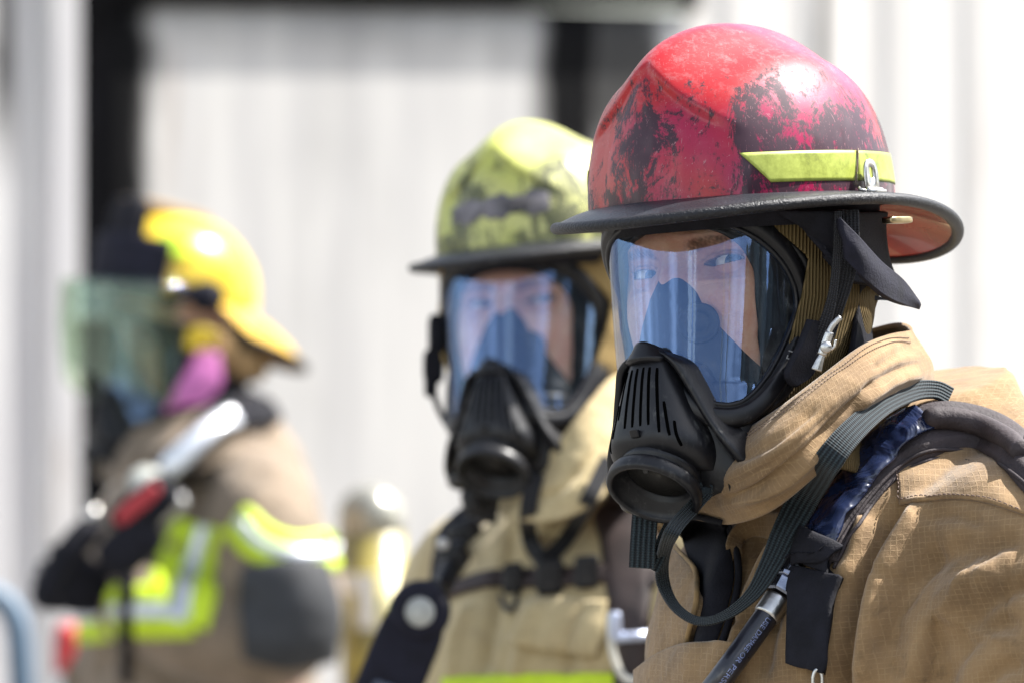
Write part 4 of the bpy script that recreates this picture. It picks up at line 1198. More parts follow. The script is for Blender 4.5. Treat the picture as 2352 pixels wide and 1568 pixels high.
P = cat([W(1496, 1306, Y1 - .076), W(1518, 1262, Y1 - .074), W(1535, 1215, Y1 - .07), W(1560, 1170, Y1 - .07)], 40)
strip3(m1s, P, [.016, .013, .010, .010], .002, np.tile([.5, -1., 0], (40, 1)), 13)
mk('hanging_strap', m1s, M['web'], m1)
kn = MB()
for i in range(9):
    c = W(1618 + 12 * math.sin(i * 2.3), 1128 + 14 * math.cos(i * 1.7) - i, Y1 - .115 - .003 * math.sin(i))
    kn.rbox(c, np.array([.0042, 0, .002 * math.sin(i)]), np.array([0, .003, 0]), np.array([.001 * math.cos(i * 3), 0, .0036]), .8)
kn.tube(cat([W(1628, 1110, Y1 - .12), W(1636, 1118, Y1 - .125), W(1634, 1132, Y1 - .12)], 12), .0007, 6)
mk('strap_knot', kn, M['web'], m1)

# breathing set harness
HY = W(2000, 1100, Y1 - .2)
b1 = thing('breathing_set_harness', 'dark padded shoulder strap wrapped in shiny blue tape with a hose, on the nearest firefighter', 'harness', tuple(HY))
T1c = Caster(j1, ymb)
pad = MB()
padpx = [(1872, 1292), (1900, 1230), (1950, 1150), (2015, 1070), (2095, 1005), (2190, 985), (2290, 1010), (2370, 1070), (2440, 1150)]
Pp, Np = T1c.drape(pad, padpx, [.050, .056, .060, .060, .058, .056, .054, .054], t=.009, off=.002, n=90, m=21, ridge=lambda a: -.004 * sstep(np.abs(a), .36, .40) + .0015 * np.cos(a * 3))
mk('shoulder_pad', pad, M['pad'], b1)
c_pad = Caster(pad, j1)
ed = MB()
for off_px in (30, 44):
    q = [(u + off_px * .86 * k_, v + off_px * kk) for (u, v), k_, kk in zip(padpx, [1.2, 1.2, 1.2, 1.0, .75, .2, -.3, -.5, -.6], [.3, .4, .5, .8, 1.2, 1.6, 1.6, 1.4, 1.2])]
    P, N = c_pad.path(q, 90, sm=6); ed.tube(P + N * .0012, .0016, 8)
mk('pad_piping', ed, M['pad'], b1)
tp = MB()
G_ = c_pad.patch(tp, [[(1856, 1216), (1885, 1232), (1914, 1250)], [(1910, 1128), (1936, 1145), (1964, 1164)], [(1980, 1033), (2005, 1055), (2032, 1077)], [(2052, 962), (2077, 988), (2100, 1014)], [(2105, 940), (2132, 960), (2155, 984)]], 26, 80, .0012, .003, bulge=.0025, sm=8)
mb_ = tp.arrays()[0]; w_ = wob(mb_, 70, 7, 3) * .0012 + np.abs(wob(mb_, 130, 2, 3)) * .0016; tp.v = [mb_ + np.array([-.3, -.8, .5]) * w_[:, None]]
mk('blue_tape_wrap', tp, M['bluetape'], b1)
cuf = MB(); c_pad.patch(cuf, [[(1853, 1222), (1890, 1240), (1932, 1262)], [(1838, 1262), (1880, 1284), (1926, 1300)], [(1828, 1292), (1876, 1316), (1924, 1330)]], 20, 16, .004, .006, bulge=.002, sm=10)
mk('hose_sleeve', cuf, M['blackcloth'], b1)
tb = MB(); P = free_path(c_pad, [(2125, 958), (2190, 960), (2250, 975), (2310, 1005), (2345, 1035)], .008, 40); tb.tube(P, np.interp(np.linspace(0, 1, 40), [0, .06, .85, 1], [.006, .009, .009, .008]), 20)
mk('air_line', tb, M['pad'], b1)
wb_ = MB(); c_all1.patch(wb_, [[(1828, 1310), (1880, 1320), (1932, 1330)], [(1826, 1400), (1870, 1405), (1915, 1410)], [(1822, 1500), (1862, 1510), (1900, 1520)], [(1822, 1524), (1855, 1536), (1893, 1545)]], 24, 50, .005, .006, bulge=.003, sm=16)
mk('lower_strap', wb_, M['blackcloth'], b1)
rg = MB(); c_ = W(1875, 1560, Y1 - .30); th = np.linspace(0, 2 * np.pi, 24, endpoint=False)
h_ = c_all1.hit(1875, 1560); yy = (h_[0][1] if h_ else Y1 - .2) - .01
rg.tube(np.array([W(1878 + 11 * math.cos(t), 1562 + 26 * math.sin(t), yy) for t in th]), .0016, 8, closed=True); mk('strap_ring', rg, M['steel'], b1)
# hose with its fittings
hp = free_path(c_all1, [(1828, 1292), (1800, 1350), (1768, 1402), (1720, 1470), (1650, 1565), (1560, 1680), (1480, 1780)], [.016, .020, .024, .028, .030, .030, .030], 120, sm=12)
def seg(a, b, k=20):
    i = np.linspace(a * 119, b * 119, k); return np.stack([np.interp(i, np.arange(120), hp[:, j]) for j in range(3)], 1)
s_ = np.r_[0, np.cumsum(np.linalg.norm(np.diff(hp, axis=0), axis=1))]; s_ /= s_[-1]
hs = MB(); P = seg(.20, 1., 60); hs.tube(P, .0098, 24); hose = mk('hose', hs, M['hose'], b1)
fe = MB(); P = seg(.150, .235, 16); fe.tube(P, [.0098] + [.0112] * 14 + [.0104], 28); mk('ferrule', fe, M['steel'], hose)
nu_ = MB(); P = seg(.072, .140, 10); nu_.tube(P, [.0122, .0136] + [.0138] * 6 + [.0136, .0120], 6); o_ = mk('hex_nut', nu_, M['steel_dark'], hose, smooth=False)
P = seg(.045, .073, 8); nu2 = MB(); nu2.tube(P, [.0115, .0128, .0130, .0130, .0130, .0130, .0125, .011], 6); mk('hex_collar', nu2, M['steel_dark'], hose, smooth=False)
P = seg(.0, .05, 6); nu3 = MB(); nu3.tube(P, .0085, 20); mk('hose_stub', nu3, M['steel_dark'], hose)
# printed warning running down the hose
def hose_text(body, a0, a1, size):
    cu = bpy.data.curves.new('print', 'FONT'); cu.body = body; cu.size = size; cu.extrude = 0.0; cu.align_x = 'LEFT'; cu.align_y = 'CENTER'
    o = bpy.data.objects.new('print', cu); COL.objects.link(o)
    me = bpy.data.meshes.new_from_object(o.evaluated_get(bpy.context.evaluated_depsgraph_get())); bpy.data.objects.remove(o)
    bm = bmesh.new(); bm.from_mesh(me); bmesh.ops.triangulate(bm, faces=bm.faces); bmesh.ops.subdivide_edges(bm, edges=bm.edges, cuts=1); bm.to_mesh(me); bm.free()
    V = np.array([v.co[:] for v in me.vertices]); F = [tuple(p.vertices) for p in me.polygons]
    Lx = V[:, 0].max(); P = seg(a0, a1, 200); T = nrm(np.gradient(P, axis=0)); cam_ = nrm(np.array([0, 0, CAMZ]) - P)
    S = nrm(np.cross(cam_, T)); Cc = np.cross(T, S)
    i = V[:, 0] / Lx * 199; out = []
    for (x, y, z), ii in zip(V, i):
        q = [np.array([np.interp(ii, np.arange(200), A[:, j]) for j in range(3)]) for A in (P, S, Cc)]
        th = y / .0100 + .25
        out.append(q[0] + (q[1] * math.sin(th) + q[2] * math.cos(th)) * .0101)
    mb = MB(); mb.add(out, F); return mk('printed_text', mb, M['print'], hose, smooth=False)
hose_text('USE DAMAGE OR PERSONAL', .245, .60, .0058)
scr = M['print'].copy()
q = H1(.0955, .040, -.068)
text_on('scratched_number', '51', np.array(W(1820, 815, Y1 - .108)), (.3, 0, .95), (-1, 0, .25), .010, plain('scratch_grey', (.25, .25, .25), .7), m1)

# ================================================================== PERSON 2 (lime helmet)
H2 = head_frame(1237, 722, Y2, 24, 10, 4)
HH2 = head_frame(1243, 586, Y2, 24, 1, 5.5, .92)
T2 = torso_frame(W(1385, 1130, Y2 + .06), 48, .25)
L2 = tuple(W(1385, 784, Y2)); L2 = (L2[0], L2[1], 0.)
p2 = build_body('person', H2, T2, M['skin2'], .068, L2, 'firefighter in the middle in pale tan coat with a chest strap, facing the camera', gaze=(-.05, -1, -.02))
trousers(T2, p2, M['trouser'])
folds2 = [([(1180, 1180), (1160, 1300), (1120, 1450), (1100, 1568)], 14, -.012), ([(1250, 1380), (1210, 1460), (1180, 1568)], 16, .010), ([(1300, 1150), (1240, 1230), (1190, 1280)], 14, .009), ([(1360, 1380), (1320, 1450), (1300, 1560)], 18, -.010), ([(1090, 1380), (1050, 1460), (1040, 1568)], 14, .009), ([(1180, 1200), (1260, 1230), (1330, 1220)], 12, -.007)]
j2, V2, N2 = jacket_mesh(T2, .006, folds2, wr=.003, seed=6)
mk('jacket', j2, M['tan2'], p2)
crows2 = [
 [(1500, 850, .02), (1455, 850, -.05), (1400, 870, -.09), (1330, 950, -.125), (1270, 1030, -.13), (1225, 1085, -.10), (1185, 1110, -.05), (1165, 1090, .03), (1230, 980, .09), (1360, 870, .11), (1470, 835, .10)],
 [(1530, 930, .03), (1480, 945, -.06), (1415, 1000, -.12), (1345, 1070, -.155), (1280, 1120, -.155), (1220, 1145, -.12), (1170, 1150, -.05), (1150, 1120, .04), (1230, 1040, .11), (1370, 940, .14), (1490, 900, .12)],
 [(1540, 1000, .04), (1490, 1040, -.06), (1420, 1110, -.13), (1350, 1165, -.165), (1280, 1190, -.165), (1210, 1195, -.13), (1150, 1180, -.05), (1135, 1150, .05), (1230, 1090, .12), (1370, 1010, .15), (1490, 980, .13)]]
col2, cmb2, CG2, CN2 = collar('collar', crows2, Y2, M['tan2'], p2, wr=.005, seed=15, folds=[([(1230, 1150), (1300, 1110), (1380, 1020), (1430, 930)], 9, -.006)])
hd2, hmb2 = hood(H2, M['hood2'], p2)
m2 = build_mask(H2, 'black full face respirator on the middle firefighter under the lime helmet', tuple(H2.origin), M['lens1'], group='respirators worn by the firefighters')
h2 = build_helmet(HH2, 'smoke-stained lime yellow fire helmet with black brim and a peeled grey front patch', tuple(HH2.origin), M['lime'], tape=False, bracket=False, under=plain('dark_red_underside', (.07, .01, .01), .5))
# peeled patch on the front of the lime helmet
pm = MB(); g = []
for z in np.linspace(.036, .060, 10):
    row = []
    for b in np.linspace(-26, 30, 40):
        wv_ = .003 * math.sin(b * .35) + .0015 * math.sin(b * .9 + 2)
        l, n_ = H2 and HH2.onshell(b, z + wv_ * (1 if z > .048 else -1) + .0001 * b); row.append(l + n_ * .0006)
    g.append(row)
sheet(pm, np.array(g), .0008, out=HH2.dir(0, 1, 0)); mk('peeled_patch', pm, M['lime_patch'], h2)
c_j2 = Caster(j2); c_all2 = Caster(j2, cmb2)
# respirator straps of person 2
sm_ = MB()
P = free_path(c_all2, [(1232, 1085), (1218, 1140), (1212, 1200), (1222, 1250), (1246, 1286)], .02, 50); strip3(sm_, P, .0175, .002)
P = free_path(c_all2, [(1246, 1288), (1290, 1250), (1330, 1190), (1365, 1120), (1400, 1050)], .018, 50); strip3(sm_, P, .0165, .002)
mk('neck_strap', sm_, M['webblack'], m2)
sm_ = MB(); P = cat([W(1136, 1095, Y2 - .06), W(1130, 1140, Y2 - .06), W(1122, 1200, Y2 - .04)], 30); strip3(sm_, P, .017, .002); mk('hanging_strap', sm_, M['webblack'], m2)
sm_ = MB(); sm_.tube(cat([W(1000, 800, Y2 + .0), W(992, 870, Y2), W(1005, 930, Y2), (W(1035, 985, Y2 - .02)), W(1072, 1018, Y2 - .04)], 50), .0035, 10)
for (u, v, a, b) in ((1003, 770, .009, .022), (996, 840, .011, .018), (990, 885, .007, .012)):
    sm_.rbox(W(u, v, Y2 - .0), (a, 0, 0), (0, .008, 0), (0, 0, b), .5)
mk('side_strap', sm_, M['blackcloth'], m2)
# harness of person 2
b2 = thing('breathing_set_harness', 'brown-black webbing harness with buckled chest strap on the middle firefighter', 'harness', tuple(W(1300, 1350, Y2 - .1)))
x_ = MB(); c_all2.drape(x_, [(1010, 1372), (1060, 1352), (1130, 1332), (1220, 1330), (1300, 1328), (1380, 1318), (1440, 1322), (1510, 1330)], [.023, .024, .025, .025], .004, .004, 80, 9); mk('chest_strap', x_, M['belt'], b2)
cc2 = Caster(x_, j2)
for u, v, a, b in ((1185, 1332, .010, .016), (1268, 1330, .014, .018), (1352, 1318, .012, .017)):
    h = cc2.hit(u, v); x_ = MB(); x_.rbox(h[0] + h[1] * .005, (a, 0, .001), (0, .006, 0), (0, 0, b), .3)
    mk('buckle', x_, M['rubber'], b2)
x_ = MB(); P = free_path(c_all2, [(1150, 1368), (1158, 1392), (1172, 1400), (1184, 1388), (1188, 1365)], .02, 24); x_.tube(P, .0028, 8); mk('d_ring', x_, M['rubber'], b2)
x_ = MB(); c_all2.drape(x_, [(1405, 1100), (1425, 1170), (1440, 1230), (1445, 1330), (1448, 1420), (1450, 1560), (1450, 1640)], [.058, .060, .052, .040, .036, .036], .006, .003, 70, 11); mk('shoulder_strap', x_, M['belt'], b2)
x_ = MB(); c_all2.drape(x_, [(1140, 1110), (1095, 1165), (1062, 1220), (1040, 1280), (1030, 1350)], [.042, .055, .055, .045, .035], .012, .003, 60, 11); mk('shoulder_strap', x_, M['blackcloth'], b2)
for u, v, a, b in ((1108, 1180, .016, .026), (1072, 1235, .018, .020), (1045, 1285, .016, .018), (1085, 1150, .010, .014)):
    h = c_all2.hit(u, v); q_ = h[0] if h is not None else W(u, v, Y2 - .05); x_ = MB(); x_.rbox(q_ + [0, -.02, 0], (a, 0, b * .3), (0, .010, 0), (-.3 * b, 0, b), .5)
    mk('strap_clip', x_, M['rubber_hi'], b2)
x_ = MB(); x_.tube(np.array([W(1018 + 8 * math.cos(t), 1248 + 8 * math.sin(t), Y2 - .09) for t in np.linspace(0, 6.283, 16, endpoint=False)]), .003, 8, closed=True); mk('steel_ring', x_, M['steel'], b2)
x_ = MB()
yb = min(c_all2.hit(1450, 1480)[0][1], c_all2.hit(1440, 1420)[0][1]) - .02
lp_ = [(1406, 1405), (1402, 1440), (1408, 1500), (1428, 1548), (1455, 1562), (1485, 1545), (1502, 1500), (1503, 1455)]
x_.tube(cat([W(u, v, yb) for u, v in lp_], 60), .0040, 12); ca_ = mk('snap_hook', x_, plain('pale_cream_metal', (.72, .70, .62), .35, .2), b2)
x_ = MB(); x_.tube(np.array([W(1408, 1462, yb - .004), W(1450, 1461, yb - .006), W(1494, 1457, yb - .004)]), .0052, 12); x_.rbox(W(1413, 1435, yb - .004), (.006, 0, 0), (0, .006, 0), (0, 0, .014), .5); mk('hook_gate', x_, plain('pale_blue_metal', (.55, .60, .75), .3, .4), ca_)
# pass device
pd = thing('distress_alarm', 'black handheld distress alarm with round gauge face, hanging at the middle firefighter\'s side', 'alarm', tuple(W(950, 1450, Y2 - .16)))
dv = nrm(W(905, 1568, Y2) - W(975, 1400, Y2)); sv = nrm(np.cross(dv, [0, 1., 0])); sv = sv if sv[0] > 0 else -sv
x_ = MB(); cg = W(965, 1402, Y2 - .16); x_.lathe(cg, (0, -1, 0), [(.001, .020), (.026, .020), (.031, .014), (.031, -.014), (.024, -.018)], 32)
x_.rbox(cg + dv * .075, sv * .033, np.array([0, .016, 0]), dv * .075, .35); mk('case', x_, M['navycloth'], pd)
x_ = MB(); x_.lathe(cg + [0, -.0205, 0], (0, -1, 0), [(.0001, .001), (.0145, .001), (.0150, 0)], 32); mk('gauge_face', x_, plain('pale_gauge', (.42, .43, .40), .5, var=.3), pd)
x_ = MB(); x_.rbox(cg + dv * .095 + [0, -.017, 0], sv * .016, np.array([0, .002, 0]), dv * .016, .3); mk('display', x_, plain('dull_blue_display', (.05, .065, .11), .3), pd)
x_ = MB(); P = cat([cg + [.012, 0, .022], W(1010, 1350, Y2 - .13), W(1035, 1300, Y2 - .10)], 20); x_.tube(P, .011, 12); mk('hose', x_, M['rubber'], pd)
# chest pocket, hi-vis band
x_ = MB(); c_j2.patch(x_, [[(1210, 1392), (1290, 1380), (1400, 1385)], [(1200, 1440), (1290, 1450), (1395, 1450)], [(1180, 1478), (1280, 1500), (1370, 1508)]], 30, 20, .006, .003, bulge=.004); mk('pocket_flap', x_, M['tan2'], p2)
x_ = MB(); c_j2.drape(x_, [(1020, 1585), (1150, 1580), (1300, 1578), (1440, 1578)], .03, .002, .002, 60, 7); mk('reflective_band', x_, M['hivis'], p2)

# ================================================================== PERSON 3 (yellow helmet)
H3 = head_frame(412, 792, Y3, 60, 4, 0)
HH3 = head_frame(404, 696, Y3, 60, 13, 0, .87)
T3 = torso_frame(W(470, 1010, Y3 + .05), 62, .3)
L3 = tuple(W(470, 784, Y3)); L3 = (L3[0], L3[1], 0.)
p3 = build_body('person', H3, T3, M['skin2'], .068, L3, 'firefighter far left in brown coat with fluorescent bands, arms bent, facing left', gaze=(-.9, -.5, 0))
trousers(T3, p3, M['boot'])
arms3 = {1: [(.13, -.005, -.07, .075), (.20, .0, -.11, .092), (.245, .0, -.19, .095), (.27, .0, -.27, .090), (.22, .09, -.275, .078), (.16, .165, -.235, .068), (.13, .21, -.205, .058)],
         -1: [(.13, -.02, -.07, .075), (.18, -.03, -.11, .085), (.20, -.05, -.22, .085), (.19, -.04, -.36, .08), (.15, .08, -.38, .065), (.08, .14, -.36, .055)]}
folds3 = [([(470, 1120), (440, 1200), (420, 1300)], 14, -.02), ([(600, 1120), (560, 1200)], 14, .012), ([(260, 1250), (240, 1400), (230, 1568)], 16, -.015)]
j3, V3, N3 = jacket_mesh(T3, .009, folds3, wr=.005, seed=20, arms=arms3)
mk('jacket', j3, M['tan3'], p3)
crows3 = [
 [(590, 900, .02), (560, 905, -.06), (500, 925, -.10), (430, 950, -.12), (360, 970, -.12), (300, 985, -.09), (270, 985, -.02), (300, 950, .06), (400, 910, .10), (520, 885, .09)],
 [(610, 960, .03), (570, 975, -.07), (500, 1000, -.13), (420, 1030, -.155), (340, 1050, -.15), (270, 1060, -.11), (235, 1050, -.02), (280, 1010, .08), (400, 960, .13), (530, 935, .12)],
 [(630, 1010, .04), (580, 1035, -.08), (500, 1065, -.14), (420, 1090, -.165), (330, 1105, -.16), (260, 1105, -.11), (225, 1090, -.02), (270, 1060, .08), (400, 1020, .14), (540, 990, .13)]]
_o, cmb3, _g, _n = collar('collar', crows3, Y3, M['tan3'], p3, wr=.006, seed=25)
hood(H3, M['blackcloth'], p3, top=.03, grow=.008)
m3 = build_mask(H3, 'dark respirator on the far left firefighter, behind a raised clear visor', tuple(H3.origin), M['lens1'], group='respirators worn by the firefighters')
h3 = build_helmet(HH3, 'bright yellow fire helmet with long tail brim and clear flip visor, far left', tuple(HH3.origin), M['yellow'], tape=False, bracket=False, under=M['leather'],
                  brim_r=lambda a: ((.132) * np.sin(a), np.where(np.cos(a) > 0, .160, .262) * np.cos(a)), brim_z=lambda a: np.where(np.cos(a) > 0, -.004, -.004 - .055 * np.cos(a) ** 2 - .035 * np.sin(a) ** 2 * sstep(-np.cos(a), 0, .4)), topmat=plain('amber_brim', (.72, .42, .01), .35, coat=.4))
th = np.linspace(R(-78), R(78), 60); zz = np.linspace(.085, -.045, 20)
P = np.array([H3(.126 * np.sin(th), .035 + (.155 - .22 * max(0., .02 - z)) * np.cos(th), 0 * th + z - .05 * np.abs(np.sin(th)) ** 2 * (z < -.0)) for z in zz])
x_ = MB(); sheet(x_, P, .003, out=H3.dir(0, 1, 0)); vs = mk('visor', x_, M['lens3'], h3)
for sd in (1, -1):
    x_ = MB(); c = H3(sd * .112, .015, .070); ax = nrm(H3.dir(sd, 0, 0)); x_.lathe(c, ax, [(.001, .022), (.020, .020), (.024, .008), (.024, -.012), (.001, -.013)], 24)
    x_.rbox(c + H3.dir(0, .030, .004), H3.dir(0, 1, 0) * .026, ax * .006, H3.dir(0, 0, 1) * .014, .4)
    mk('visor_pivot', x_, M['navycloth'], vs)
# black goggles and front plate of the yellow helmet
x_ = MB(); f3 = HH3.dir(0, 1, 0); u3 = HH3.dir(0, 0, 1); s3 = HH3.dir(1, 0, 0)
th = np.linspace(-1.15, 1.15, 40)
P = np.array([HH3(.128 * np.sin(th), .025 + .130 * np.cos(th), 0 * th + z) for z in (.0, .02, .045, .07, .088)])
P = P + f3 * .004; sheet(x_, P, .016, out=f3); gg = mk('goggles', x_, M['navycloth'], h3)
x_ = MB(); c = HH3(0, .120, .095); x_.rbox(c, s3 * .045, f3 * .016, u3 * .055, .4); mk('front_shield', x_, M['blackcloth'], h3)
x_ = MB(); x_.rbox(HH3(0, .05, .150), s3 * .014, f3 * .075, u3 * .010, .6); mk('crest', x_, M['leather'], h3)
for sd in (1, -1):
    x_ = MB(); l, n_ = HH3.onshell(sd * 52, .085); t_ = nrm(np.cross(n_, u3)); uu = np.cross(t_, n_); x_.rbox(l, t_ * .026, n_ * .003, uu * .020, .5)
    mk('reflective_patch', x_, M['lime_tet'], h3)
cps('ear_flap', [[(455, 800, -.118), (480, 805, -.112), (505, 812, -.10)], [(430, 850, -.125), (465, 860, -.118), (510, 865, -.10)], [(395, 905, -.13), (440, 905, -.122), (505, 890, -.10)], [(378, 945, -.13), (420, 935, -.122), (470, 925, -.11)]], Y3, .006, 'pink', h3)
cps('yellow_tab', [[(432, 755, -.135), (465, 750, -.13), (500, 765, -.12)], [(425, 800, -.135), (455, 805, -.13), (490, 800, -.12)]], Y3, .006, 'yellow', h3, 12, 10)
cps('leather_earlap', [[(500, 745, -.10), (560, 800, -.06), (620, 840, .02)], [(500, 790, -.10), (560, 845, -.05), (610, 865, .03)], [(500, 830, -.09), (545, 870, -.04), (590, 880, .03)]], Y3, .008, 'leather', h3, 20, 12)
c_j3 = Caster(j3)
c_y = c_j3
# bands
def band(px, w, mat='hivis', line=True, nm='reflective_band'):
    x_ = MB(); c_j3.drape(x_, px, w, .003, .003, 50, 9); b = mk(nm, x_, M[mat], p3)
    if line:
        cc = Caster(x_, j3); y_ = MB(); cc.drape(y_, px, w * .28, .002, .001, 50, 5); mk('silver_stripe', y_, M['silver'], b)
band([(545, 1190), (585, 1235), (640, 1262), (700, 1270), (770, 1262), (800, 1250)], .062)
band([(176, 1412), (230, 1405), (300, 1402), (370, 1400), (445, 1398)], .088)
band([(470, 1205), (450, 1270), (425, 1340), (400, 1430)], .105)
x_ = MB(); c_j3.patch(x_, [[(560, 1305), (650, 1285), (745, 1290)], [(552, 1400), (660, 1400), (775, 1400)], [(560, 1510), (660, 1530), (760, 1510)]], 30, 30, .006, .004, bulge=.006); mk('elbow_pad', x_, M['charcoal'], p3)
# dark glove at the end of the bent arm
def glove(root, c, fwd, up, name='glove'):
    fwd = nrm(np.asarray(fwd, float)); up = nrm(np.asarray(up, float)); sd = np.cross(fwd, up)
    x_ = MB(); x_.rbox(c, fwd * .042, sd * .022, up * .040, .6)
    for q, L in zip((-.028, -.009, .010, .027), (.046, .054, .051, .040)):
        x_.tube(cat([c + up * q + fwd * .03, c + up * q + fwd * (.03 + L * .5) + sd * .012, c + up * q + fwd * (.03 + L * .62) + sd * .034], 12), np.linspace(.0112, .009, 12), 10)
    x_.tube(cat([c + up * .03 + fwd * -.01, c + up * .052 + fwd * .02 + sd * .012, c + up * .05 + fwd * .045 + sd * .024], 12), np.linspace(.013, .010, 12), 10)
    return mk(name, x_, M['blackcloth'], root)
glove(p3, T3(.115, .25, -.19), T3(-.3, 1, .35) - T3(0, 0, 0), (0, 0, 1))
# harness of person 3
b3 = thing('breathing_set_harness', 'black shoulder strap with shining silver facing and red gauge cover on the far left firefighter', 'harness', tuple(W(440, 1080, Y3 - .15)))
c_a3 = Caster(j3, cmb3)
x_ = MB(); c_a3.drape(x_, [(350, 1140), (385, 1085), (440, 1025), (500, 975), (560, 945), (620, 945)], .055, .012, .004, 60, 9); mk('shoulder_strap', x_, M['blackcloth'], b3)
cc = Caster(x_, j3, cmb3); y_ = MB(); cc.drape(y_, [(382, 1082), (440, 1022), (495, 978), (540, 955)], .036, .004, .004, 50, 7); mk('silver_facing', y_, plain('bright_silver', (.8, .82, .86), .22, .5, .1, bumpd=.004, bscale=40), b3)
x_ = MB(); c_j3.drape(x_, [(300, 1180), (295, 1300), (292, 1420), (292, 1568)], .026, .006, .003, 50, 7); mk('webbing', x_, M['blackcloth'], b3)
x_ = MB(); cq = W(335, 1165, Y3 - .27); d_ = nrm(W(390, 1120, Y3) - W(270, 1220, Y3)); n_ = np.array([0, -1., 0]); s__ = np.cross(d_, n_)
x_.rbox(cq, d_ * .055, n_ * .028, s__ * .032, .5); x_.rbox(cq + W(300, 1250, Y3) - W(335, 1165, Y3), d_ * .05, n_ * .03, s__ * .035, .6); rgl = mk('regulator', x_, M['blackcloth'], b3)
x_ = MB(); x_.rbox(cq + n_ * .026 + W(318, 1155, Y3) - W(335, 1165, Y3), d_ * .040, n_ * .006, s__ * .011, .6); mk('red_cover', x_, M['redcloth'], rgl)
x_ = MB(); x_.lathe(cq + W(338, 1112, Y3) - W(335, 1165, Y3), nrm(np.array([.2, -.9, .5])), [(.0001, .014), (.022, .013), (.027, .004), (.027, -.014)], 24); mk('pressure_gauge', x_, plain('pale_glass', (.45, .46, .42), .15), rgl)
x_ = MB(); x_.rbox(cq + W(385, 1165, Y3) - W(335, 1165, Y3), d_ * .03, n_ * .02, s__ * .018, .6); mk('valve', x_, M['steel'], rgl)
x_ = MB(); x_.tube(cat([W(232, 1190, Y3 - .24), W(180, 1240, Y3 - .26), (W(130, 1310, Y3 - .27)), W(92, 1390, Y3 - .27)], 40), np.interp(np.linspace(0, 1, 40), [0, .2, .9, 1], [.012, .022, .022, .014]), 16)
bh = mk('breathing_tube', x_, M['blackcloth'], b3)
x_ = MB(); x_.lathe(W(212, 1180, Y3 - .25), (0, -1, .3), [(.0001, .01), (.010, .01), (.012, 0), (.010, -.01)], 16); mk('tube_coupling', x_, M['steel'], bh)
# cylinder behind
tk = thing('air_cylinder', 'olive yellow air cylinder with bright shoulder and white label, upright behind the far left firefighter', 'air cylinder', tuple(W(840, 1350, Y3 + .25)))
ct = W(850, 1112, Y3 + .25); kz = KPX * (Y3 + .25); r_ = 76 * kz
pr = [(.001, 0)] + [(r_ * math.sin(t), r_ * .95 * (math.cos(t) - 1)) for t in np.linspace(.15, math.pi / 2, 10)]
x_ = MB(); x_.lathe(ct, (-.02, 0, 1), pr + [(r_, -.09)], 40); mk('cylinder_shoulder', x_, M['tanktop'], tk)
x_ = MB(); x_.lathe(ct, (-.02, 0, 1), [(r_ * 1.002, -.075), (r_ * 1.002, -.48), (r_ * .7, -.52), (.001, -.53)], 40); mk('cylinder_body', x_, M['tank'], tk)
def wrap(z0, z1, a0, a1, mat, nm, g=1.012):
    th = np.linspace(R(a0), R(a1), 30); P = np.array([[ct + np.array([r_ * g * math.sin(t), -r_ * g * math.cos(t), z]) + np.array([-.02, 0, 1]) * 0 for t in th] for z in np.linspace(z0, z1, 8)])
    x_ = MB(); sheet(x_, P, .0015, out=(0, -1, 0)); return mk(nm, x_, M[mat], tk)
wrap(-.135, -.165, -70, 80, 'whiteplastic', 'label'); lb_ = wrap(-.165, -.22, -20, 60, 'whiteplastic', 'label'); wrap(-.172, -.192, 22, 60, 'green', 'green_mark', 1.03)
x_ = MB(); x_.lathe(ct + [0, 0, -.53], (0, 0, -1), [(.012, 0), (.012, .03), (.02, .032), (.02, .06), (.001, .06)], 20); mk('valve', x_, M['brass'], tk)
# blue hoop barrier and red post, bottom left
bb = MB(); Yb_ = 9.2
bb.tube(cat([W(-260, 2100, Yb_) * [1, 1, 0] + [0, 0, 0], W(-260, 1700, Yb_), W(-250, 1480, Yb_), W(-190, 1385, Yb_), W(-90, 1355, Yb_), W(0, 1375, Yb_), W(38, 1430, Yb_), W(48, 1540, Yb_), W(50, 1700, Yb_), W(50, 2100, Yb_) * [1, 1, 0]], 120), .021, 16)
mk('hoop_barrier', bb, plain('faded_blue_paint', (.11, .17, .24), .6), None, loc=tuple(W(-100, 784, Yb_) * [1, 1, 0]), label='pale blue tubular hoop barrier at the lower left edge', category='barrier')
rp = MB(); c_ = W(158, 784, 9.4) * [1, 1, 0]; zt = W(158, 1432, 9.4)[2]
rp.lathe(c_, (0, 0, 1), [(.001, 0), (.11, .0), (.11, .02), (.024, .05), (.024, zt - .02), (.018, zt), (.001, zt)], 24)
rd = mk('marker_post', rp, plain('red_paint', (.55, .03, .03), .5), None, loc=tuple(c_), label='thin red and white marker post behind the far left firefighter', category='post')
zb_ = W(158, 1545, 9.4)[2]; rp = MB(); rp.lathe(c_, (0, 0, 1), [(.0246, zb_ - .12), (.0246, zb_ - .0)], 24, caps=False); mk('white_sleeve', rp, M['whiteplastic'], rd)

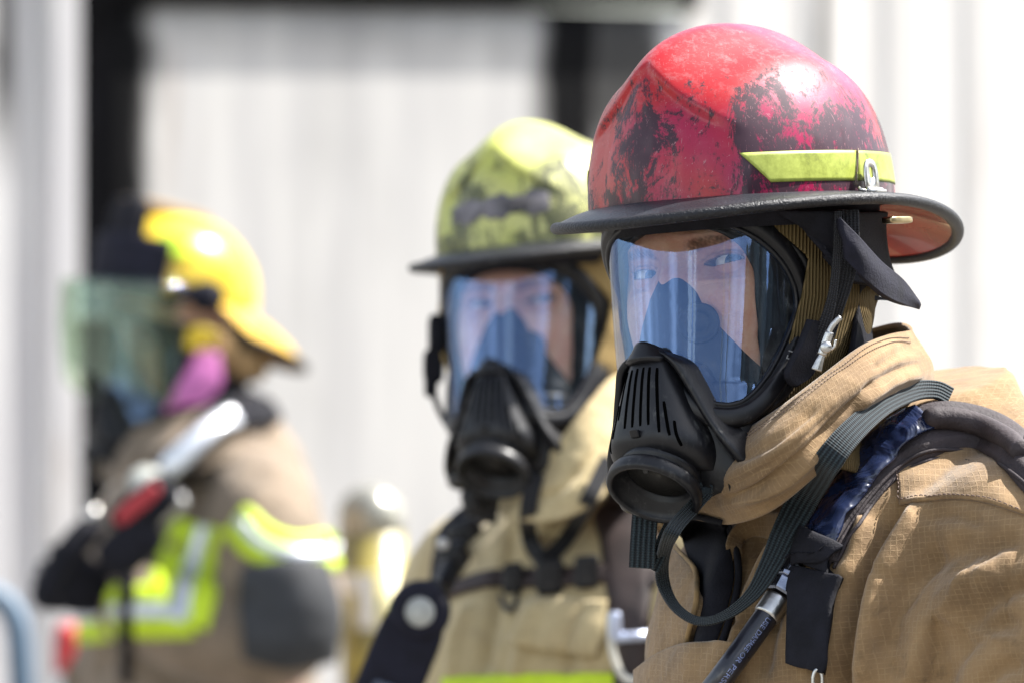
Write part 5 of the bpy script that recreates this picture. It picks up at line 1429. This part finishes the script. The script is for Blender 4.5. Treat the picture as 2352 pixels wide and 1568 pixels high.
# ================================================================== the place
def wall_mat(name, col, col2, soots, ribs=.0):
    """painted steel sheet, smoke stains at given x positions: (x, half width, strength, z fade top, z fade bottom)"""
    m, nt, b = newmat(name); co = coords(nt)
    sep = nt.nodes.new('ShaderNodeSeparateXYZ'); nt.links.new(co, sep.inputs[0])
    st = noise_(nt, coords(nt, scale=(1, 1, .08)), 14, 4, .6); bl = noise_(nt, coords(nt, scale=(1, 1, .5)), 1.8, 4, .6)
    ed = noise_(nt, coords(nt, scale=(1, 1, .35)), 9, 4, .6)
    c = mix(nt, maprange(nt, st, .35, .65), col, col2)
    c = mix(nt, math_(nt, 'MULTIPLY', maprange(nt, bl, .48, .75), .6), c, tuple(x * .66 for x in col2))
    c = mix(nt, math_(nt, 'MULTIPLY', maprange(nt, noise_(nt, coords(nt, scale=(1, 1, .12)), 7, 5, .7), .60, .74), .5), c, (.36, .28, .22))
    tot = None
    for x0, hw, sg, za, zb in soots:
        d = math_(nt, 'ABSOLUTE', math_(nt, 'SUBTRACT', sep.outputs[0], x0))
        d = math_(nt, 'ADD', d, math_(nt, 'MULTIPLY', math_(nt, 'SUBTRACT', ed, .5), hw * 1.3))
        s = maprange(nt, d, hw * 1.25, hw * .55, 0., sg)
        s = math_(nt, 'MULTIPLY', s, maprange(nt, math_(nt, 'ADD', sep.outputs[2], math_(nt, 'MULTIPLY', ed, .2)), za, zb))
        tot = s if tot is None else math_(nt, 'MAXIMUM', tot, s)
    if tot is not None: c = mix(nt, tot, c, (.004, .004, .0045))
    nt.links.new(c, b.inputs['Base Color']); b.inputs['Roughness'].default_value = .85; b.inputs['Specular IOR Level'].default_value = .15
    return m
YW = 12.0; KW = KPX * YW
AB = R(30)
def wx(u):
    k = (u - 1176) * KPX
    return k * YW / (math.cos(AB) - k * math.sin(AB))
def wz(v): return CAMZ + (784 - v) * KW
bld = thing('burn_building', 'pale grey sheet steel training building with sooty black frame behind the firefighters', 'building', (0, YW, 0))
def corrugated(name, x0, x1, z0, z1, y, pitch, depth, mat, round_=.25):
    xs = [x0]; n = int((x1 - x0) / pitch)
    pts = []
    for i in range(n + 1):
        a = x0 + i * pitch
        for k, d in ((0, 0), (.38, 0), (.5, depth), (.88, depth), (1., 0)):
            if a + k * pitch < x1: pts.append((a + k * pitch, y - d))
    P = np.array([[[a, b, z] for a, b in pts] for z in np.linspace(z0, z1, 12)])
    mb = MB(); sheet(mb, P, .01, out=(0, -1, 0)); return mk(name, mb, mat, bld, smooth=False)
# object coordinates are relative to the building origin: x as world, z from the ground
M['wallmid'] = wall_mat('soot_streaked_grey_steel', (.68, .655, .62), (.58, .56, .54), [(wx(262), .095, 1., wz(1500), wz(500)), (wx(300), .05, .9, wz(900), wz(200)), (wx(1312), .085, 1., wz(560), wz(260)), (wx(1420), .13, .9, wz(400), wz(120)), (wx(700), .9, .35, wz(90), wz(-60))])
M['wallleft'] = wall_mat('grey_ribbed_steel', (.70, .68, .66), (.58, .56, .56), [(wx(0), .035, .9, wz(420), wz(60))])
M['wallright'] = wall_mat('sunlit_white_ribbed_steel', (.80, .765, .725), (.73, .695, .655), [(wx(1890), .03, .55, wz(420), wz(20))])  # sunlit brightness is put into this wall's base colour
mb = MB()
xs = np.linspace(wx(250), wx(1575), 60); P = np.array([[[x, YW + .004, z] for x in xs] for z in np.linspace(0, wz(18), 30)])
sheet(mb, P, .02, out=(0, -1, 0)); mk('door_panel', mb, M['wallmid'], bld)
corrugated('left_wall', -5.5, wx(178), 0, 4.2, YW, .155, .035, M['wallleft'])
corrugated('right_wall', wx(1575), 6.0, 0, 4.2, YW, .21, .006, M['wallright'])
M['charred'] = plain('charred_steel', (.004, .004, .005), .95, var=.5, scale=6, spec=.05)
mb = MB(); mb.box(((wx(178) + wx(248)) / 2, YW + .06, 2.1), ((wx(248) - wx(178)) / 2, 0, 0), (0, .08, 0), (0, 0, 2.1)); mk('frame_post', mb, M['charred'], bld, smooth=False)
mb = MB(); a_, b_2 = np.array([wx(140), YW - .006, wz(16)]), np.array([wx(1600), YW - .006, wz(-22)])
mb.sweep(np.array([a_, (a_ + b_2) / 2, b_2]), np.tile([0, -1., 0], (3, 1)), [(-.026, -.012), (-.026, .012), (.026, .012), (.026, -.012)]); mk('frame_beam', mb, M['charred'], bld, smooth=False)
mb = MB(); mb.box(((wx(140) + wx(1600)) / 2, YW + .035, (wz(-25) + 4.2) / 2), ((wx(1600) - wx(140)) / 2, 0, 0), (0, .03, 0), (0, 0, (4.2 - wz(-25)) / 2)); mk('upper_panel', mb, M['wallleft'], bld, smooth=False)
bld.rotation_euler.z = AB
# ground
def ground_mat():
    m, nt, b = newmat('pale_gravel'); co = coords(nt)
    nt.links.new(ramp(nt, noise_(nt, co, 8, 8, .7), [(.3, (.10, .095, .085)), (.7, (.18, .17, .155))]), b.inputs['Base Color']); b.inputs['Roughness'].default_value = .9
    bump(nt, b, noise_(nt, co, 40, 5), .5, .01); return m
mb = MB(); mb.grid(np.array([[[x, y, 0] for x in np.linspace(-400, 400, 9)] for y in np.linspace(-400, 400, 9)])); mk('ground', mb, ground_mat(), None, loc=(0, 0, 0), kind='structure')
# dark wooded rise behind and to the right of the camera, seen only in the mask lenses
mb = MB(); an = np.linspace(R(27), R(120), 70)
rows = []
for q in np.linspace(0, 1, 10):
    rows.append([[math.sin(t) * (14 + 10 * q), -math.cos(t) * (14 + 10 * q), (1 - (1 - q) ** 2) * (10 + 2 * math.sin(t * 9) + 1.2 * math.sin(t * 31)) * sstep(t, R(27), R(29)) + .6 * math.sin(t * 50 + q * 9) * q] for t in an])
P = np.array(rows); mb.grid(P); mk('wooded_hill', mb, plain('dark_foliage', (.022, .03, .016), .95, var=.6, scale=2), None, loc=(0, 0, 0), kind='structure')

wp_ = plain('streak_post_paint', (.78, .78, .76), .6, var=.05)  # unseen posts, added to reflect as white streaks in the mask lenses
for az, wd in ((-53, .42), (-44, .26), (10, .20), (21, .12)):
    c_ = np.array([math.sin(R(az)) * 7, -math.cos(R(az)) * 7, 3.2]); sd = np.array([math.cos(R(az)), math.sin(R(az)), 0])
    mb = MB(); mb.box(c_, sd * wd, np.array([-sd[1], sd[0], 0]) * .08, (0, 0, 3.2)); mk('lens_streak_post', mb, wp_, None, loc=(c_[0], c_[1], 0), kind='structure', smooth=False)

# ================================================================== camera, light
cam = bpy.data.cameras.new('camera'); co_ = bpy.data.objects.new('camera', cam); COL.objects.link(co_)
co_.location = (0, 0, CAMZ); co_.rotation_euler = (R(90), 0, 0)
cam.lens = 200; cam.sensor_width = 36; cam.clip_end = 2000; cam.clip_start = .05
cam.dof.use_dof = True; cam.dof.focus_distance = Y1 - .10; cam.dof.aperture_fstop = 5.6
scene.camera = co_
world = bpy.data.worlds.new('World'); scene.world = world; world.use_nodes = True
wn = world.node_tree; bg = wn.nodes['Background']
sky = wn.nodes.new('ShaderNodeTexSky'); sky.sky_type = 'NISHITA'; sky.sun_disc = False
sd_ = nrm(np.array([.58, .20, .79]))
sky.sun_elevation = math.asin(sd_[2]); sky.sun_rotation = math.atan2(sd_[0], sd_[1])
sky.altitude = 200; sky.air_density = 1.2; sky.dust_density = 1.6
hs = wn.nodes.new('ShaderNodeHueSaturation'); hs.inputs['Saturation'].default_value = .6
wn.links.new(sky.outputs[0], hs.inputs['Color']); tc = wn.nodes.new('ShaderNodeTexCoord'); mp = wn.nodes.new('ShaderNodeMapping'); mp.inputs['Scale'].default_value = (1, 1, 2.6)
wn.links.new(tc.outputs['Generated'], mp.inputs[0]); cn = noise_(wn, mp.outputs[0], 2.6, 8, .62, .4)
h2_ = wn.nodes.new('ShaderNodeHueSaturation'); h2_.inputs['Saturation'].default_value = .25; h2_.inputs['Value'].default_value = 2.1
wn.links.new(sky.outputs[0], h2_.inputs['Color'])
wn.links.new(mix(wn, maprange(wn, cn, .50, .68), hs.outputs[0], h2_.outputs[0]), bg.inputs[0]); bg.inputs[1].default_value = .105
sl = bpy.data.lights.new('sun', 'SUN'); so = bpy.data.objects.new('sun', sl); COL.objects.link(so)
sl.energy = 5.0; sl.angle = R(.55); sl.color = (1, .965, .91)
so.rotation_euler = Vector(sd_).to_track_quat('Z', 'Y').to_euler()
scene.view_settings.view_transform = 'Standard'; scene.view_settings.look = 'None'
scene.view_settings.exposure = 1.52; scene.view_settings.gamma = 1
scene.render.engine = 'CYCLES'
scene.cycles.use_denoising = True; scene.cycles.max_bounces = 8; scene.cycles.transparent_max_bounces = 16
scene.cycles.sample_clamp_indirect = 6; scene.cycles.caustics_reflective = False
bpy.context.view_layer.update()
